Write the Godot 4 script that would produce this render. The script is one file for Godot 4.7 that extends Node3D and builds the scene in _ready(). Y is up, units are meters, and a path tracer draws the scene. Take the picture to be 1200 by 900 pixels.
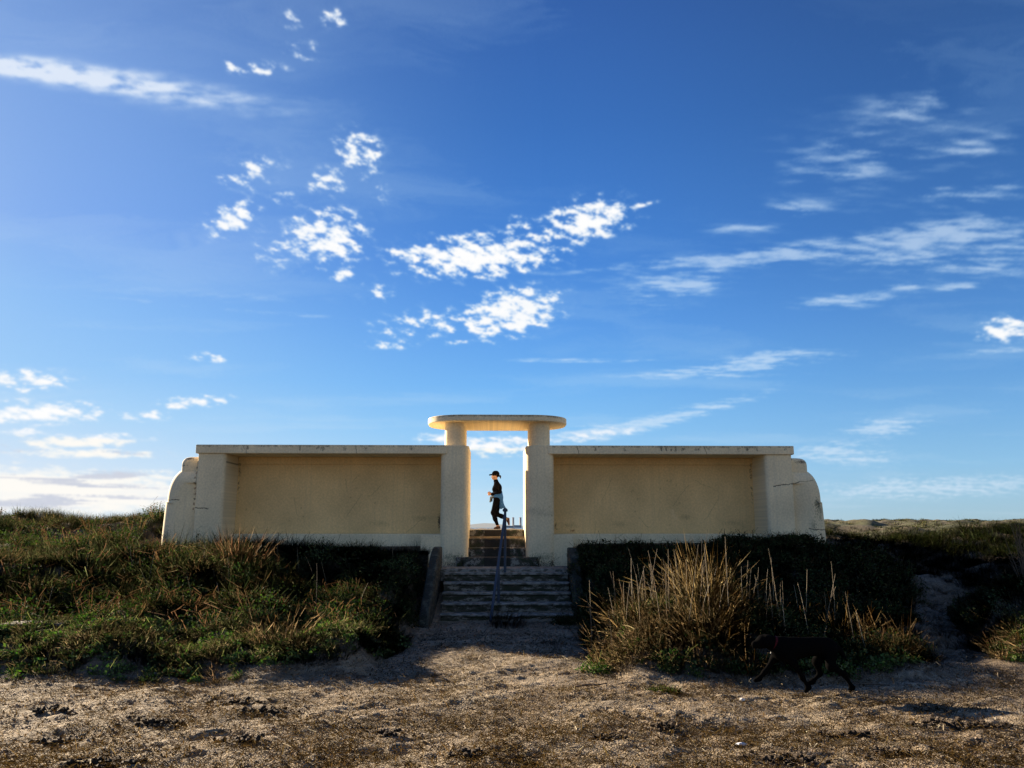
extends Node3D
# Art deco sea-front shelter on a dune bank, seen from the sandy ground below it. Metres, y up, camera looks to -z.

const EYE := 1.95
const SUN := Vector3(-2.45, 1.0, -2.15)        # towards the sun

var rng := RandomNumberGenerator.new()
var big := FastNoiseLite.new()
var mid := FastNoiseLite.new()
var fine := FastNoiseLite.new()
var mats := {}
var used := {}


func _ready() -> void:
	rng.seed = 4711
	setup_noise(big, 11, 0.16, 3)
	setup_noise(mid, 12, 1.1, 3)
	setup_noise(fine, 13, 7.0, 3)
	camera_and_light()
	make_materials()
	ground()
	far_shore()
	promenade()
	shelter()
	stairs()
	retaining_walls()
	handrail()
	vegetation()
	litter()
	small_things()
	dog()
	jogger()


func camera_and_light() -> void:
	var c := Camera3D.new()
	c.name = "camera"
	c.fov = 51.07
	c.near = 0.05
	c.far = 30000.0
	c.position = Vector3(0, EYE, 0)
	c.rotation_degrees.x = 10.11
	add_child(c)
	c.current = true
	var e := Environment.new()
	e.background_mode = Environment.BG_SKY
	e.sky = Sky.new()
	var p := PanoramaSkyMaterial.new()
	p.panorama = ImageTexture.create_from_image(sky_image())
	p.energy_multiplier = 0.25
	e.sky.sky_material = p
	e.tonemap_mode = Environment.TONE_MAPPER_LINEAR
	e.tonemap_exposure = 4.0
	e.sdfgi_enabled = true
	e.ssao_enabled = true
	e.ssil_enabled = true
	var w := WorldEnvironment.new()
	w.name = "daylight"
	w.environment = e
	add_child(w)
	var s := DirectionalLight3D.new()
	s.name = "sun"
	s.light_energy = 1.6
	s.light_color = Color(1.0, 0.92, 0.80)
	s.light_angular_distance = 0.5
	s.shadow_enabled = true
	s.look_at_from_position(Vector3.ZERO, -SUN.normalized(), Vector3.UP)
	add_child(s)


# ------------------------------------------------------------------ sky: air and clouds by direction

func lut(x: float, xs: Array, ys: Array) -> float:
	if x <= xs[0]:
		return ys[0]
	for i in range(1, xs.size()):
		if x <= xs[i]:
			var t: float = (x - xs[i - 1]) / (xs[i] - xs[i - 1])
			return lerpf(ys[i - 1], ys[i], t)
	return ys[-1]


const ELS := [0.0, 2.0, 4.0, 7.0, 10.0, 14.0, 19.0, 28.0, 36.0, 60.0, 90.0]
const NEAR_SUN := [[238, 242, 246], [230, 239, 248], [214, 231, 249], [182, 218, 250], [156, 203, 249], [142, 191, 246], [129, 173, 239], [124, 164, 226], [110, 146, 208], [84, 118, 186], [70, 104, 174]]
const SIDE := [[206, 230, 243], [188, 222, 244], [168, 213, 246], [140, 198, 246], [117, 182, 244], [96, 160, 234], [74, 136, 217], [60, 113, 189], [54, 98, 170], [56, 94, 168], [54, 92, 166]]
const AWAY := [[170, 197, 209], [160, 200, 224], [144, 194, 230], [122, 178, 228], [102, 161, 221], [84, 141, 208], [66, 119, 187], [51, 95, 158], [45, 80, 136], [46, 82, 150], [48, 86, 158]]


func sky_tables() -> Array:
	# three colour profiles sampled each half degree of height
	var out := []
	for prof in [NEAR_SUN, SIDE, AWAY]:
		var rows := []
		for k in 181:
			var el := k * 0.5
			var i := 1
			while i < ELS.size() - 1 and el > ELS[i]:
				i += 1
			var t := clampf((el - ELS[i - 1]) / (ELS[i] - ELS[i - 1]), 0.0, 1.0)
			rows.append(Vector3(lerpf(prof[i - 1][0], prof[i][0], t), lerpf(prof[i - 1][1], prof[i][1], t), lerpf(prof[i - 1][2], prof[i][2], t)))
		out.append(rows)
	return out


func sky_block(x0: int, y0: int, w: int, h: int, full_w: int, patches: Array, tables: Array, dither: bool) -> Image:
	# a rectangle of the panorama whose full width is full_w, rows from the zenith down
	var full_h := full_w / 2
	var deg := 360.0 / full_w
	var puff := PackedFloat32Array()
	puff.resize(w * h)
	var wisp := puff.duplicate()
	var trail := puff.duplicate()
	for p in patches:
		var cosel := maxf(cos(deg_to_rad(p[1])), 0.2)
		var reach: float = maxf(p[2], p[3]) * 2.1
		var cx: float = (p[0] / 360.0 + 0.5) * full_w - x0
		var cy: float = (90.0 - p[1]) / 180.0 * full_h - y0
		var rx: int = ceili(reach / deg / cosel)
		var ry: int = ceili(reach / deg)
		var a := deg_to_rad(p[4])
		var ca := cos(a)
		var sa := sin(a)
		for j in range(maxi(0, int(cy) - ry), mini(h, int(cy) + ry + 1)):
			for i in range(maxi(0, int(cx) - rx), mini(w, int(cx) + rx + 1)):
				var dx := (i - cx) * deg * cosel
				var dy := (cy - j) * deg
				var u: float = (dx * ca + dy * sa) / p[2]
				var v: float = (dy * ca - dx * sa) / p[3]
				var r := u * u + v * v
				if r < 4.2:
					var g: float = exp(-r) * p[5]
					if p[6] == 0:
						puff[j * w + i] = maxf(puff[j * w + i], g)
					elif p[6] == 1:
						wisp[j * w + i] += g
					else:
						trail[j * w + i] += g
	var n1 := FastNoiseLite.new()
	setup_noise(n1, 21, 9.0, 5)
	var n2 := FastNoiseLite.new()
	setup_noise(n2, 22, 3.0, 5)
	n2.domain_warp_enabled = true
	n2.domain_warp_amplitude = 0.18
	n2.domain_warp_frequency = 2.0
	var n3 := FastNoiseLite.new()
	setup_noise(n3, 23, 32.0, 3)
	var sun := SUN.normalized()
	var data := PackedByteArray()
	data.resize(w * h * 3)
	var grain := RandomNumberGenerator.new()
	grain.seed = 5
	for j in h:
		var el := 90.0 - (j + y0 + 0.5) / full_h * 180.0
		var elr := deg_to_rad(maxf(el, 0.0))
		var row := clampi(int(maxf(el, 0.0) * 2.0), 0, 179)
		var rt := clampf(maxf(el, 0.0) * 2.0 - row, 0.0, 1.0)
		var sy := sin(elr)
		var cy := cos(elr)
		var plane := cy / (sy + 0.10)
		var cosel := maxf(cy, 0.3)
		for i in w:
			var az := ((i + x0 + 0.5) / full_w - 0.5) * TAU
			var d := Vector3(sin(az) * cy, sy, -cos(az) * cy)
			var g := rad_to_deg(acos(clampf(d.dot(sun), -1.0, 1.0)))
			var c: Vector3
			var a0: Vector3 = tables[1][row].lerp(tables[1][row + 1], rt)
			if g < 48.0:
				var b0: Vector3 = tables[0][row].lerp(tables[0][row + 1], rt)
				c = b0.lerp(a0, smoothstep(14.0, 50.0, g))
			else:
				var b1: Vector3 = tables[2][row].lerp(tables[2][row + 1], rt)
				c = a0.lerp(b1, smoothstep(46.0, 80.0, g))
				c = c.lerp(Vector3(216, 220, 222), 0.7 * smoothstep(85.0, 150.0, g) * (1.0 - 0.6 * sy))   # white haze added opposite the low sun to brighten the shelter front
			c = c.lerp(Vector3(255, 252, 244), 0.85 * exp(-g * g / 90.0))
			var k := j * w + i
			var px := sin(az) * plane
			var pz := -cos(az) * plane
			if puff[k] > 0.03:
				var cu := rad_to_deg(az) * cosel * 0.075
				var cv := (el * 1.25 - 14.0 * exp(-el / 7.0)) * 0.075
				var n := n1.get_noise_2d(cu + cv * 0.35, cv * 1.25) * 0.95 + n3.get_noise_2d(cu + cv * 0.3, cv * 1.2) * 0.24
				n *= lerpf(0.35, 1.0, smoothstep(2.0, 9.0, el))
				var s := minf(puff[k], 1.2) * 1.05 + n * 1.1 * minf(1.0, puff[k] * 2.6) - 0.31
				var al := 0.5 * smoothstep(-0.16, 0.85, s) + 0.5 * smoothstep(0.06, 0.66, s)
				var core := smoothstep(0.2, 1.0, s + 0.3 * n)
				var cc := Vector3(232, 241, 252).lerp(Vector3(255, 255, 255), core)
				if el < 5.5:
					cc = Vector3(226, 229, 236).lerp(Vector3(255, 252, 246), smoothstep(0.0, 0.4, s))
					cc = cc.lerp(Vector3(200, 206, 222), 0.85 * smoothstep(0.12, 0.4, n2.get_noise_2d(az * 1.6 + 4.0, el * 0.42)))
				c = c.lerp(cc, al)
			if wisp[k] > 0.03:
				var n := n2.get_noise_2d(px * 0.8 + pz * 0.12, pz * 2.1) * 0.8 + n1.get_noise_2d(px * 0.9, pz * 2.4) * 0.7
				var s := minf(wisp[k], 1.0) * 0.85 + n * 0.95 * minf(1.0, wisp[k] * 2.0) - 0.18
				c = c.lerp(Vector3(222, 235, 250), 0.62 * smoothstep(-0.08, 1.0, s))
			if trail[k] > 0.02:
				var n := n1.get_noise_2d(px * 1.4, pz * 2.6)
				var s := trail[k] * (0.66 + 0.8 * n)
				c = c.lerp(Vector3(232, 240, 252), 0.9 * smoothstep(0.0, 1.05, s))
			# thin veil that varies slowly
			var veil := n2.get_noise_2d(px * 0.22 + 7.0, pz * 0.5)
			c = c.lerp(Vector3(215, 230, 246), 0.16 * smoothstep(0.0, 0.6, veil))
			if dither:
				var q := grain.randf() - 0.5
				c += Vector3(q, q, q)
			var o := k * 3
			data[o] = clampi(int(c.x + 0.5), 0, 255)
			data[o + 1] = clampi(int(c.y + 0.5), 0, 255)
			data[o + 2] = clampi(int(c.z + 0.5), 0, 255)
	return Image.create_from_data(w, h, false, Image.FORMAT_RGB8, data)


func sky_image() -> Image:
	# patches of cloud: azimuth, height, half width, half height, tilt (degrees), density, 0 broken puffs / 1 wisps / 2 old vapour trail
	var patches := [
[-2.54,19.14,5.52,1.44,4,1.15,0],[-7.72,19.35,2.14,0.54,6,0.7,0],[1.40,19.86,1.80,1.08,-1,0.9,0],[-0.13,15.21,3.39,1.58,14,1.2,0],[-5.93,14.41,4.47,1.21,9,0.58,0],[-13.66,19.93,2.68,1.93,5,1.0,0],[-20.28,20.57,1.92,0.96,32,0.9,0],[5.75,21.59,3.08,1.42,10,1.05,0],[9.44,22.40,1.29,0.29,11,0.6,0],[0.51,21.40,1.19,0.60,-0,0.7,0],[-11.57,25.76,1.49,1.61,43,0.85,0],[-13.71,23.68,1.38,1.04,15,0.65,0],[-12.46,17.46,0.94,0.41,4,0.75,0],[-20.15,22.96,1.68,0.67,-13,0.5,0],[-13.84,33.76,0.81,0.71,8,0.75,0],[-19.18,30.12,1.95,0.49,10,0.6,0],[-20.95,30.04,0.48,0.38,11,0.75,0],[-15.93,31.69,1.31,0.76,8,0.48,0],[-16.84,33.38,0.75,0.64,9,0.48,0],[-6.84,19.39,2.62,0.54,7,0.75,0],[-8.97,12.82,2.04,0.42,2,0.55,0],[-4.05,13.12,0.79,0.30,1,0.75,0],[-9.84,23.24,0.82,0.88,4,0.45,0],[-17.29,18.92,1.73,1.73,6,0.42,0],[-9.99,16.53,1.31,0.95,3,0.5,0],[-18.77,24.07,2.24,1.40,8,0.42,0],[-16.90,22.35,1.14,0.57,7,0.45,0],[-31.60,8.90,2.39,0.73,5,0.9,0],[-30.74,6.98,3.46,0.73,4,1.1,0],[-28.27,5.38,3.75,0.48,5,1.05,0],[-27.97,4.59,4.82,0.32,2,1.0,0],[-31.76,5.76,2.07,0.31,4,0.7,0],[-24.72,7.15,1.44,0.39,3,0.85,0],[-21.78,8.27,2.26,0.40,8,1.0,0],[-21.06,11.22,1.37,0.46,4,0.55,0],[-30.54,2.20,9.87,1.35,-1,1.5,0],[-26.40,3.09,4.87,0.65,2,1.0,0],[-38.39,2.71,7.58,1.42,2,1.2,0],[-35.18,5.79,2.99,1.00,4,0.8,0],[-1.22,5.74,3.76,0.79,2,1.0,0],[5.48,6.44,4.23,0.42,7,0.75,0],[-4.27,6.27,3.03,0.48,0,0.8,0],[27.27,19.84,9.13,4.29,-1,0.2,1],[24.57,25.60,8.06,3.22,1,0.14,1],[10.03,17.71,7.72,1.78,7,0.25,1],[23.88,23.87,3.81,1.31,-2,0.6,1],[29.13,25.97,3.10,1.14,-8,0.5,1],[20.03,21.16,1.91,0.56,-8,0.6,1],[31.54,20.32,2.06,0.57,-3,0.8,1],[16.49,20.31,2.19,0.29,-6,0.6,1],[12.43,16.69,3.25,1.06,9,0.8,1],[20.12,18.07,2.84,0.45,-2,0.7,1],[12.50,18.39,10.00,0.35,2,0.5,1],[20.13,18.29,5.11,0.45,2,0.42,1],[28.09,17.58,4.82,1.07,-0,0.55,1],[29.63,18.13,2.11,0.53,13,0.5,1],[31.86,16.44,4.66,1.55,-10,0.5,1],[23.19,14.81,3.08,0.45,-2,0.95,1],[32.35,12.00,1.76,0.78,4,0.95,0],[31.54,10.68,2.19,0.21,-2,0.8,1],[16.30,11.00,5.85,0.53,4,0.85,1],[17.46,11.52,2.32,0.46,7,0.6,1],[5.57,11.76,6.66,0.18,-1,0.65,1],[12.19,10.48,7.14,0.18,-2,0.45,1],[10.90,7.54,6.57,0.48,13,1.0,1],[5.49,6.74,3.63,0.48,5,0.9,1],[24.92,6.42,2.54,0.61,6,0.95,1],[22.24,4.76,3.37,0.73,-6,0.9,1],[27.32,2.53,7.51,0.70,1,0.9,1],[29.82,14.92,0.95,0.21,-2,0.8,1],[26.89,15.32,0.98,0.22,-3,0.7,1],[29.40,20.95,0.84,0.32,-11,0.7,1],[32.06,23.06,2.04,0.81,-3,0.5,1],[-18.20,14.54,11.55,0.17,0,0.4,1],[-21.06,15.43,11.34,0.57,3,0.25,1],[-34.85,26.94,2.92,0.49,11,1.1,2],[-32.03,27.31,3.50,0.60,8,0.95,2],[-28.52,27.61,4.13,0.77,6,0.7,2],[-24.76,27.73,4.78,0.85,4,0.5,2],[-19.62,27.87,6.03,0.88,1,0.32,2],[-38.74,26.24,3.73,0.47,13,1.0,2],]
	var r := RandomNumberGenerator.new()
	r.seed = 77
	var more := patches.duplicate()
	for k in 210:                                   # the same kind of sky goes on all round
		var az := r.randf_range(44.0, 316.0)
		if az > 180.0:
			az -= 360.0
		var el := 2.0 + 58.0 * pow(r.randf(), 1.7)
		var wide := r.randf_range(1.5, 7.0)
		more.append([az, el, wide, wide * r.randf_range(0.12, 0.5), r.randf_range(-12.0, 12.0), r.randf_range(0.5, 1.1), 0 if r.randf() < 0.55 else 1])
	var tables := sky_tables()
	var all := sky_block(0, 0, 1024, 258, 1024, more, tables, false)
	var whole := Image.create(1024, 512, false, Image.FORMAT_RGB8)
	whole.fill(Color8(196, 210, 218))
	whole.blit_rect(all, Rect2i(0, 0, 1024, 258), Vector2i.ZERO)
	whole.resize(4096, 2048, Image.INTERPOLATE_CUBIC)
	var part := sky_block(1600, 540, 896, 492, 4096, more, tables, true)
	whole.blit_rect(part, Rect2i(0, 0, 896, 492), Vector2i(1600, 540))
	var turned := Image.create(4096, 2048, false, Image.FORMAT_RGB8)      # the panorama's first column looks to -z
	turned.blit_rect(whole, Rect2i(2048, 0, 2048, 2048), Vector2i.ZERO)
	turned.blit_rect(whole, Rect2i(0, 0, 2048, 2048), Vector2i(2048, 0))
	return turned


# ------------------------------------------------------------------ helpers

func setup_noise(n: FastNoiseLite, seed_: int, freq: float, oct: int) -> void:
	n.seed = seed_
	n.noise_type = FastNoiseLite.TYPE_SIMPLEX_SMOOTH
	n.frequency = freq
	n.fractal_type = FastNoiseLite.FRACTAL_FBM
	n.fractal_octaves = oct


func numbered(called: String) -> String:
	var n: int = used.get(called, 0)
	used[called] = n + 1
	return called if n == 0 else "%s_%03d" % [called, n]


func tag(o: Node, label: String, category: String, group := "", kind := "") -> Node:
	o.set_meta("label", label)
	if category:
		o.set_meta("category", category)
	if group:
		o.set_meta("group", group)
	if kind:
		o.set_meta("kind", kind)
	return o


func thing(called: String, label: String, category: String, at := Vector3.ZERO, turn := 0.0, group := "", kind := "") -> Node3D:
	var o := Node3D.new()
	o.name = numbered(called)
	add_child(o)
	o.position = at
	o.rotation.y = turn
	tag(o, label, category, group, kind)
	return o


func part(called: String, mesh: Mesh, m: Material, parent: Node) -> MeshInstance3D:
	var o := MeshInstance3D.new()
	o.name = called
	o.mesh = mesh
	o.material_override = m
	parent.add_child(o, true)
	return o


func single(called: String, mesh: Mesh, m: Material, label: String, category: String, at := Vector3.ZERO, turn := 0.0, group := "", kind := "") -> MeshInstance3D:
	var o := part(numbered(called), mesh, m, self)
	o.position = at
	o.rotation.y = turn
	tag(o, label, category, group, kind)
	return o


func arrays_mesh(v: PackedVector3Array, n: PackedVector3Array, idx: PackedInt32Array, col := PackedColorArray(), uv := PackedVector2Array()) -> ArrayMesh:
	var a := []
	a.resize(Mesh.ARRAY_MAX)
	a[Mesh.ARRAY_VERTEX] = v
	a[Mesh.ARRAY_NORMAL] = n
	if idx.size():
		a[Mesh.ARRAY_INDEX] = idx
	if col.size():
		a[Mesh.ARRAY_COLOR] = col
	if uv.size():
		a[Mesh.ARRAY_TEX_UV] = uv
	var m := ArrayMesh.new()
	m.add_surface_from_arrays(Mesh.PRIMITIVE_TRIANGLES, a)
	return m


# triangle soup with face-to-front winding worked out from the wanted normal
class Soup:
	var v := PackedVector3Array()
	var n := PackedVector3Array()
	var uv := PackedVector2Array()

	func tri(a: Vector3, b: Vector3, c: Vector3, na: Vector3, nb: Vector3, nc: Vector3) -> void:
		var f := (b - a).cross(c - a)
		if f.dot(na + nb + nc) > 0.0:      # front faces run clockwise
			v.append_array([a, c, b])
			n.append_array([na, nc, nb])
		else:
			v.append_array([a, b, c])
			n.append_array([na, nb, nc])

	func quad(a: Vector3, b: Vector3, c: Vector3, d: Vector3, na: Vector3, nb: Vector3, nc: Vector3, nd: Vector3) -> void:
		tri(a, b, c, na, nb, nc)
		tri(a, c, d, na, nc, nd)

	func flat(a: Vector3, b: Vector3, c: Vector3, d: Vector3, out: Vector3) -> void:
		quad(a, b, c, d, out, out, out, out)

	func planar_uv(w: float, h: float) -> void:
		uv.resize(v.size())
		for i in v.size():
			uv[i] = Vector2(v[i].x / w + 0.5, 1.0 - v[i].y / h)

	func mesh() -> ArrayMesh:
		var a := []
		a.resize(Mesh.ARRAY_MAX)
		a[Mesh.ARRAY_VERTEX] = v
		a[Mesh.ARRAY_NORMAL] = n
		if uv.size():
			a[Mesh.ARRAY_TEX_UV] = uv
		var m := ArrayMesh.new()
		m.add_surface_from_arrays(Mesh.PRIMITIVE_TRIANGLES, a)
		return m


func rounded_rect(x0: float, z0: float, x1: float, z1: float, radii: Array, seg := 8) -> PackedVector2Array:
	# counter-clockwise in (x, z); radii at (x0,z0) (x1,z0) (x1,z1) (x0,z1)
	var out := PackedVector2Array()
	var corners := [Vector2(x0, z0), Vector2(x1, z0), Vector2(x1, z1), Vector2(x0, z1)]
	var inward := [Vector2(1, 1), Vector2(-1, 1), Vector2(-1, -1), Vector2(1, -1)]
	var start := [PI, PI * 1.5, 0.0, PI * 0.5]
	for k in 4:
		var r: float = radii[k]
		if r <= 0.0:
			out.append(corners[k])
			continue
		var c: Vector2 = corners[k] + inward[k] * r
		for s in seg + 1:
			var a: float = start[k] + PI * 0.5 * s / seg
			out.append(c + Vector2(cos(a), sin(a)) * r)
	return out


func extrude(poly: PackedVector2Array, y0: float, y1: float, bevel := 0.012, uneven := 0.0) -> Soup:
	# upright prism with bevelled top and bottom edges; poly counter-clockwise in (x, z)
	var s := Soup.new()
	var m := poly.size()
	var en := []
	for i in m:
		var e := (poly[(i + 1) % m] - poly[i]).normalized()
		en.append(Vector2(e.y, -e.x))
	var na := []
	var nb := []
	var off := []
	for i in m:
		var p: Vector2 = en[(i + m - 1) % m]
		var q: Vector2 = en[i]
		var mean := (p + q).normalized()
		var smooth := p.dot(q) > 0.75
		na.append(mean if smooth else p)
		nb.append(mean if smooth else q)
		off.append(mean / maxf(mean.dot(q), 0.3))
	var lv := [[y0, -bevel], [y0 + bevel, 0.0], [y1 - bevel, 0.0], [y1, -bevel]]
	for k in 3:
		var tilt: float = [-0.8, 0.0, 0.8][k]
		for i in m:
			var j := (i + 1) % m
			var a: Vector2 = poly[i] + off[i] * lv[k][1]
			var b: Vector2 = poly[j] + off[j] * lv[k][1]
			var c: Vector2 = poly[j] + off[j] * lv[k + 1][1]
			var d: Vector2 = poly[i] + off[i] * lv[k + 1][1]
			var n0 := Vector3(nb[i].x, tilt, nb[i].y).normalized()
			var n1 := Vector3(na[j].x, tilt, na[j].y).normalized()
			s.quad(Vector3(a.x, lv[k][0], a.y), Vector3(b.x, lv[k][0], b.y), Vector3(c.x, lv[k + 1][0], c.y), Vector3(d.x, lv[k + 1][0], d.y), n0, n1, n1, n0)
	var inner := PackedVector2Array()
	for i in m:
		inner.append(poly[i] - off[i] * bevel)
	var t := Geometry2D.triangulate_polygon(inner)
	for k in range(0, t.size(), 3):
		for up in [true, false]:
			var y := y1 if up else y0
			var nn := Vector3.UP if up else Vector3.DOWN
			s.tri(Vector3(inner[t[k]].x, y, inner[t[k]].y), Vector3(inner[t[k + 1]].x, y, inner[t[k + 1]].y), Vector3(inner[t[k + 2]].x, y, inner[t[k + 2]].y), nn, nn, nn)
	return s


func block(x0: float, x1: float, y0: float, y1: float, z0: float, z1: float, bevel := 0.012) -> Soup:
	return extrude(rounded_rect(minf(x0, x1), z0, maxf(x0, x1), z1, [0, 0, 0, 0]), y0, y1, bevel)


func tube(pts: Array, radii: Array, sides := 8, caps := true) -> Soup:
	var s := Soup.new()
	var rings := []
	for i in pts.size():
		var a: Vector3 = pts[maxi(i - 1, 0)]
		var b: Vector3 = pts[mini(i + 1, pts.size() - 1)]
		var t := (b - a).normalized()
		var u := t.cross(Vector3.UP if absf(t.y) < 0.9 else Vector3.RIGHT).normalized()
		var w := u.cross(t)
		var ring := []
		for k in sides:
			var ang := TAU * k / sides
			var d := u * cos(ang) + w * sin(ang)
			ring.append([pts[i] + d * radii[i], d])
		rings.append(ring)
	for i in pts.size() - 1:
		for k in sides:
			var l := (k + 1) % sides
			var a: Array = rings[i][k]
			var b: Array = rings[i][l]
			var c: Array = rings[i + 1][l]
			var d: Array = rings[i + 1][k]
			s.quad(a[0], b[0], c[0], d[0], a[1], b[1], c[1], d[1])
	if caps:
		for e in [0, pts.size() - 1]:
			var o: Vector3 = (pts[0] - pts[1] if e == 0 else pts[e] - pts[e - 1]).normalized()
			for k in range(1, sides - 1):
				s.tri(rings[e][0][0], rings[e][k][0], rings[e][k + 1][0], o, o, o)
	return s


func lump(r: RandomNumberGenerator, size: Vector3, rough := 0.3, rings := 5, sides := 7) -> ArrayMesh:
	# an irregular stone or clod that sits on y = 0
	var pts := []
	var wob := FastNoiseLite.new()
	setup_noise(wob, r.randi(), 1.1, 3)
	for i in rings + 1:
		var row := []
		var th := PI * i / rings
		for k in sides:
			var ph := TAU * k / sides
			var d := Vector3(sin(th) * cos(ph), cos(th), sin(th) * sin(ph))
			row.append(d * (1.0 + rough * 1.6 * wob.get_noise_3dv(d * 1.3)) * size * 0.5 + Vector3(0, size.y * 0.3, 0))
		pts.append(row)
	var s := Soup.new()
	for i in rings:
		for k in sides:
			var l := (k + 1) % sides
			var f: Vector3 = (pts[i][k] + pts[i + 1][l] - Vector3(0, size.y * 0.6, 0)).normalized()
			s.flat(pts[i][k], pts[i][l], pts[i + 1][l], pts[i + 1][k], f)
	return s.mesh()


func plain(color: Color, rough := 0.8, metal := 0.0) -> StandardMaterial3D:
	# color in linear values
	var m := StandardMaterial3D.new()
	m.albedo_color = color.linear_to_srgb()
	m.roughness = rough
	m.metallic = metal
	m.metallic_specular = 0.25
	return m


func noise_image(seed_: int, freq: float, oct: int, size: int, ridged := false) -> Image:
	var n := FastNoiseLite.new()
	setup_noise(n, seed_, freq, oct)
	if ridged:
		n.fractal_type = FastNoiseLite.FRACTAL_RIDGED
	return n.get_seamless_image(size, size)


# ------------------------------------------------------------------ materials

func stroke(im: Image, r: RandomNumberGenerator, c: Color, length: float, width: int) -> void:
	var w := im.get_width()
	var p := Vector2(r.randf() * w, r.randf() * w)
	var a := r.randf() * TAU
	var bend := r.randf_range(-0.03, 0.03)
	for k in int(length):
		p += Vector2(cos(a), sin(a))
		a += bend
		for q in width:
			im.set_pixel(posmod(int(p.x) + q, w), posmod(int(p.y), w), c)


func ground_textures() -> Array:
	var size := 1024
	var a := noise_image(31, 0.02, 5, size)
	var b := noise_image(32, 0.11, 4, size)
	var c := noise_image(33, 0.006, 3, size)
	var col := Image.create(size, size, false, Image.FORMAT_RGB8)
	var hgt := Image.create(size, size, false, Image.FORMAT_RGB8)
	var da := a.get_data()
	var db := b.get_data()
	var dc := c.get_data()
	var pc := PackedByteArray()
	pc.resize(size * size * 3)
	var ph := PackedByteArray()
	ph.resize(size * size * 3)
	for i in size * size:
		var na := da[i] / 255.0
		var nb := db[i] / 255.0
		var nc := dc[i] / 255.0
		var t := clampf(0.62 + (na - 0.5) * 0.7 + (nb - 0.5) * 0.75 + (nc - 0.5) * 0.35, 0.0, 1.0)
		t *= 1.0 if nb > 0.27 else 0.5            # dark crumbs of earth
		pc[i * 3] = int(255.0 * lerpf(0.52, 1.0, t))
		pc[i * 3 + 1] = int(255.0 * lerpf(0.475, 0.965, t))
		pc[i * 3 + 2] = int(255.0 * lerpf(0.42, 0.91, t))
		var hh := int(255.0 * clampf(0.45 + (na - 0.5) * 0.8 + (nb - 0.5) * 0.9, 0.0, 1.0))
		ph[i * 3] = hh
		ph[i * 3 + 1] = hh
		ph[i * 3 + 2] = hh
	col.set_data(size, size, false, Image.FORMAT_RGB8, pc)
	hgt.set_data(size, size, false, Image.FORMAT_RGB8, ph)
	var r := RandomNumberGenerator.new()
	r.seed = 9
	for k in 5200:                                   # straw and broken stems lying on the earth
		var tone := r.randf()
		var cc := Color(0.98, 0.88, 0.66).lerp(Color(0.72, 0.56, 0.36), r.randf()) if tone < 0.6 else Color(0.30, 0.24, 0.19).lerp(Color(0.5, 0.42, 0.33), r.randf())
		stroke(col, r, cc, r.randf_range(6.0, 34.0), 1 + int(r.randf() < 0.35))
	return [ImageTexture.create_from_image(col), ImageTexture.create_from_image(hgt)]


func tint_px(im: Image, x: int, y: int, c: Color, a: float) -> void:
	if x >= 0 and y >= 0 and x < im.get_width() and y < im.get_height():
		im.set_pixel(x, y, im.get_pixel(x, y).lerp(c, clampf(a, 0.0, 1.0)))


func paint_crack(im: Image, r: RandomNumberGenerator, from: Vector2, to: Vector2, dark: float, wide := 1.0) -> void:
	# from, to in metres on the front of the shelter
	var a := Vector2((from.x / 18.0 + 0.5) * 2048.0, (1.0 - from.y / 5.0) * 512.0)
	var b := Vector2((to.x / 18.0 + 0.5) * 2048.0, (1.0 - to.y / 5.0) * 512.0)
	var n := int(a.distance_to(b)) * 2
	var side := (b - a).normalized().orthogonal()
	var w := 0.0
	for k in n + 1:
		w = clampf(w + r.randf_range(-0.5, 0.5), -3.0, 3.0)
		var p := a.lerp(b, float(k) / n) + side * w
		if r.randf() < 0.86:
			tint_px(im, int(p.x), int(p.y), Color(0.10, 0.085, 0.07), dark)
			if wide > 1.0 and r.randf() < 0.6:
				tint_px(im, int(p.x), int(p.y) + 1, Color(0.12, 0.10, 0.08), dark * 0.7)


func paint_blotch(im: Image, r: RandomNumberGenerator, at: Vector2, size: Vector2, c: Color, a: float, count: int) -> void:
	# many specks that together make a stain with a grain of its own
	for k in count:
		var p := at + Vector2(r.randfn(0.0, 0.42) * size.x, r.randfn(0.0, 0.42) * size.y)
		var x := int((p.x / 18.0 + 0.5) * 2048.0)
		var y := int((1.0 - p.y / 5.0) * 512.0)
		var s := r.randi_range(1, 4)
		for q in s:
			tint_px(im, x + r.randi_range(-1, 1), y + q, c, a * r.randf_range(0.4, 1.0))


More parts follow.
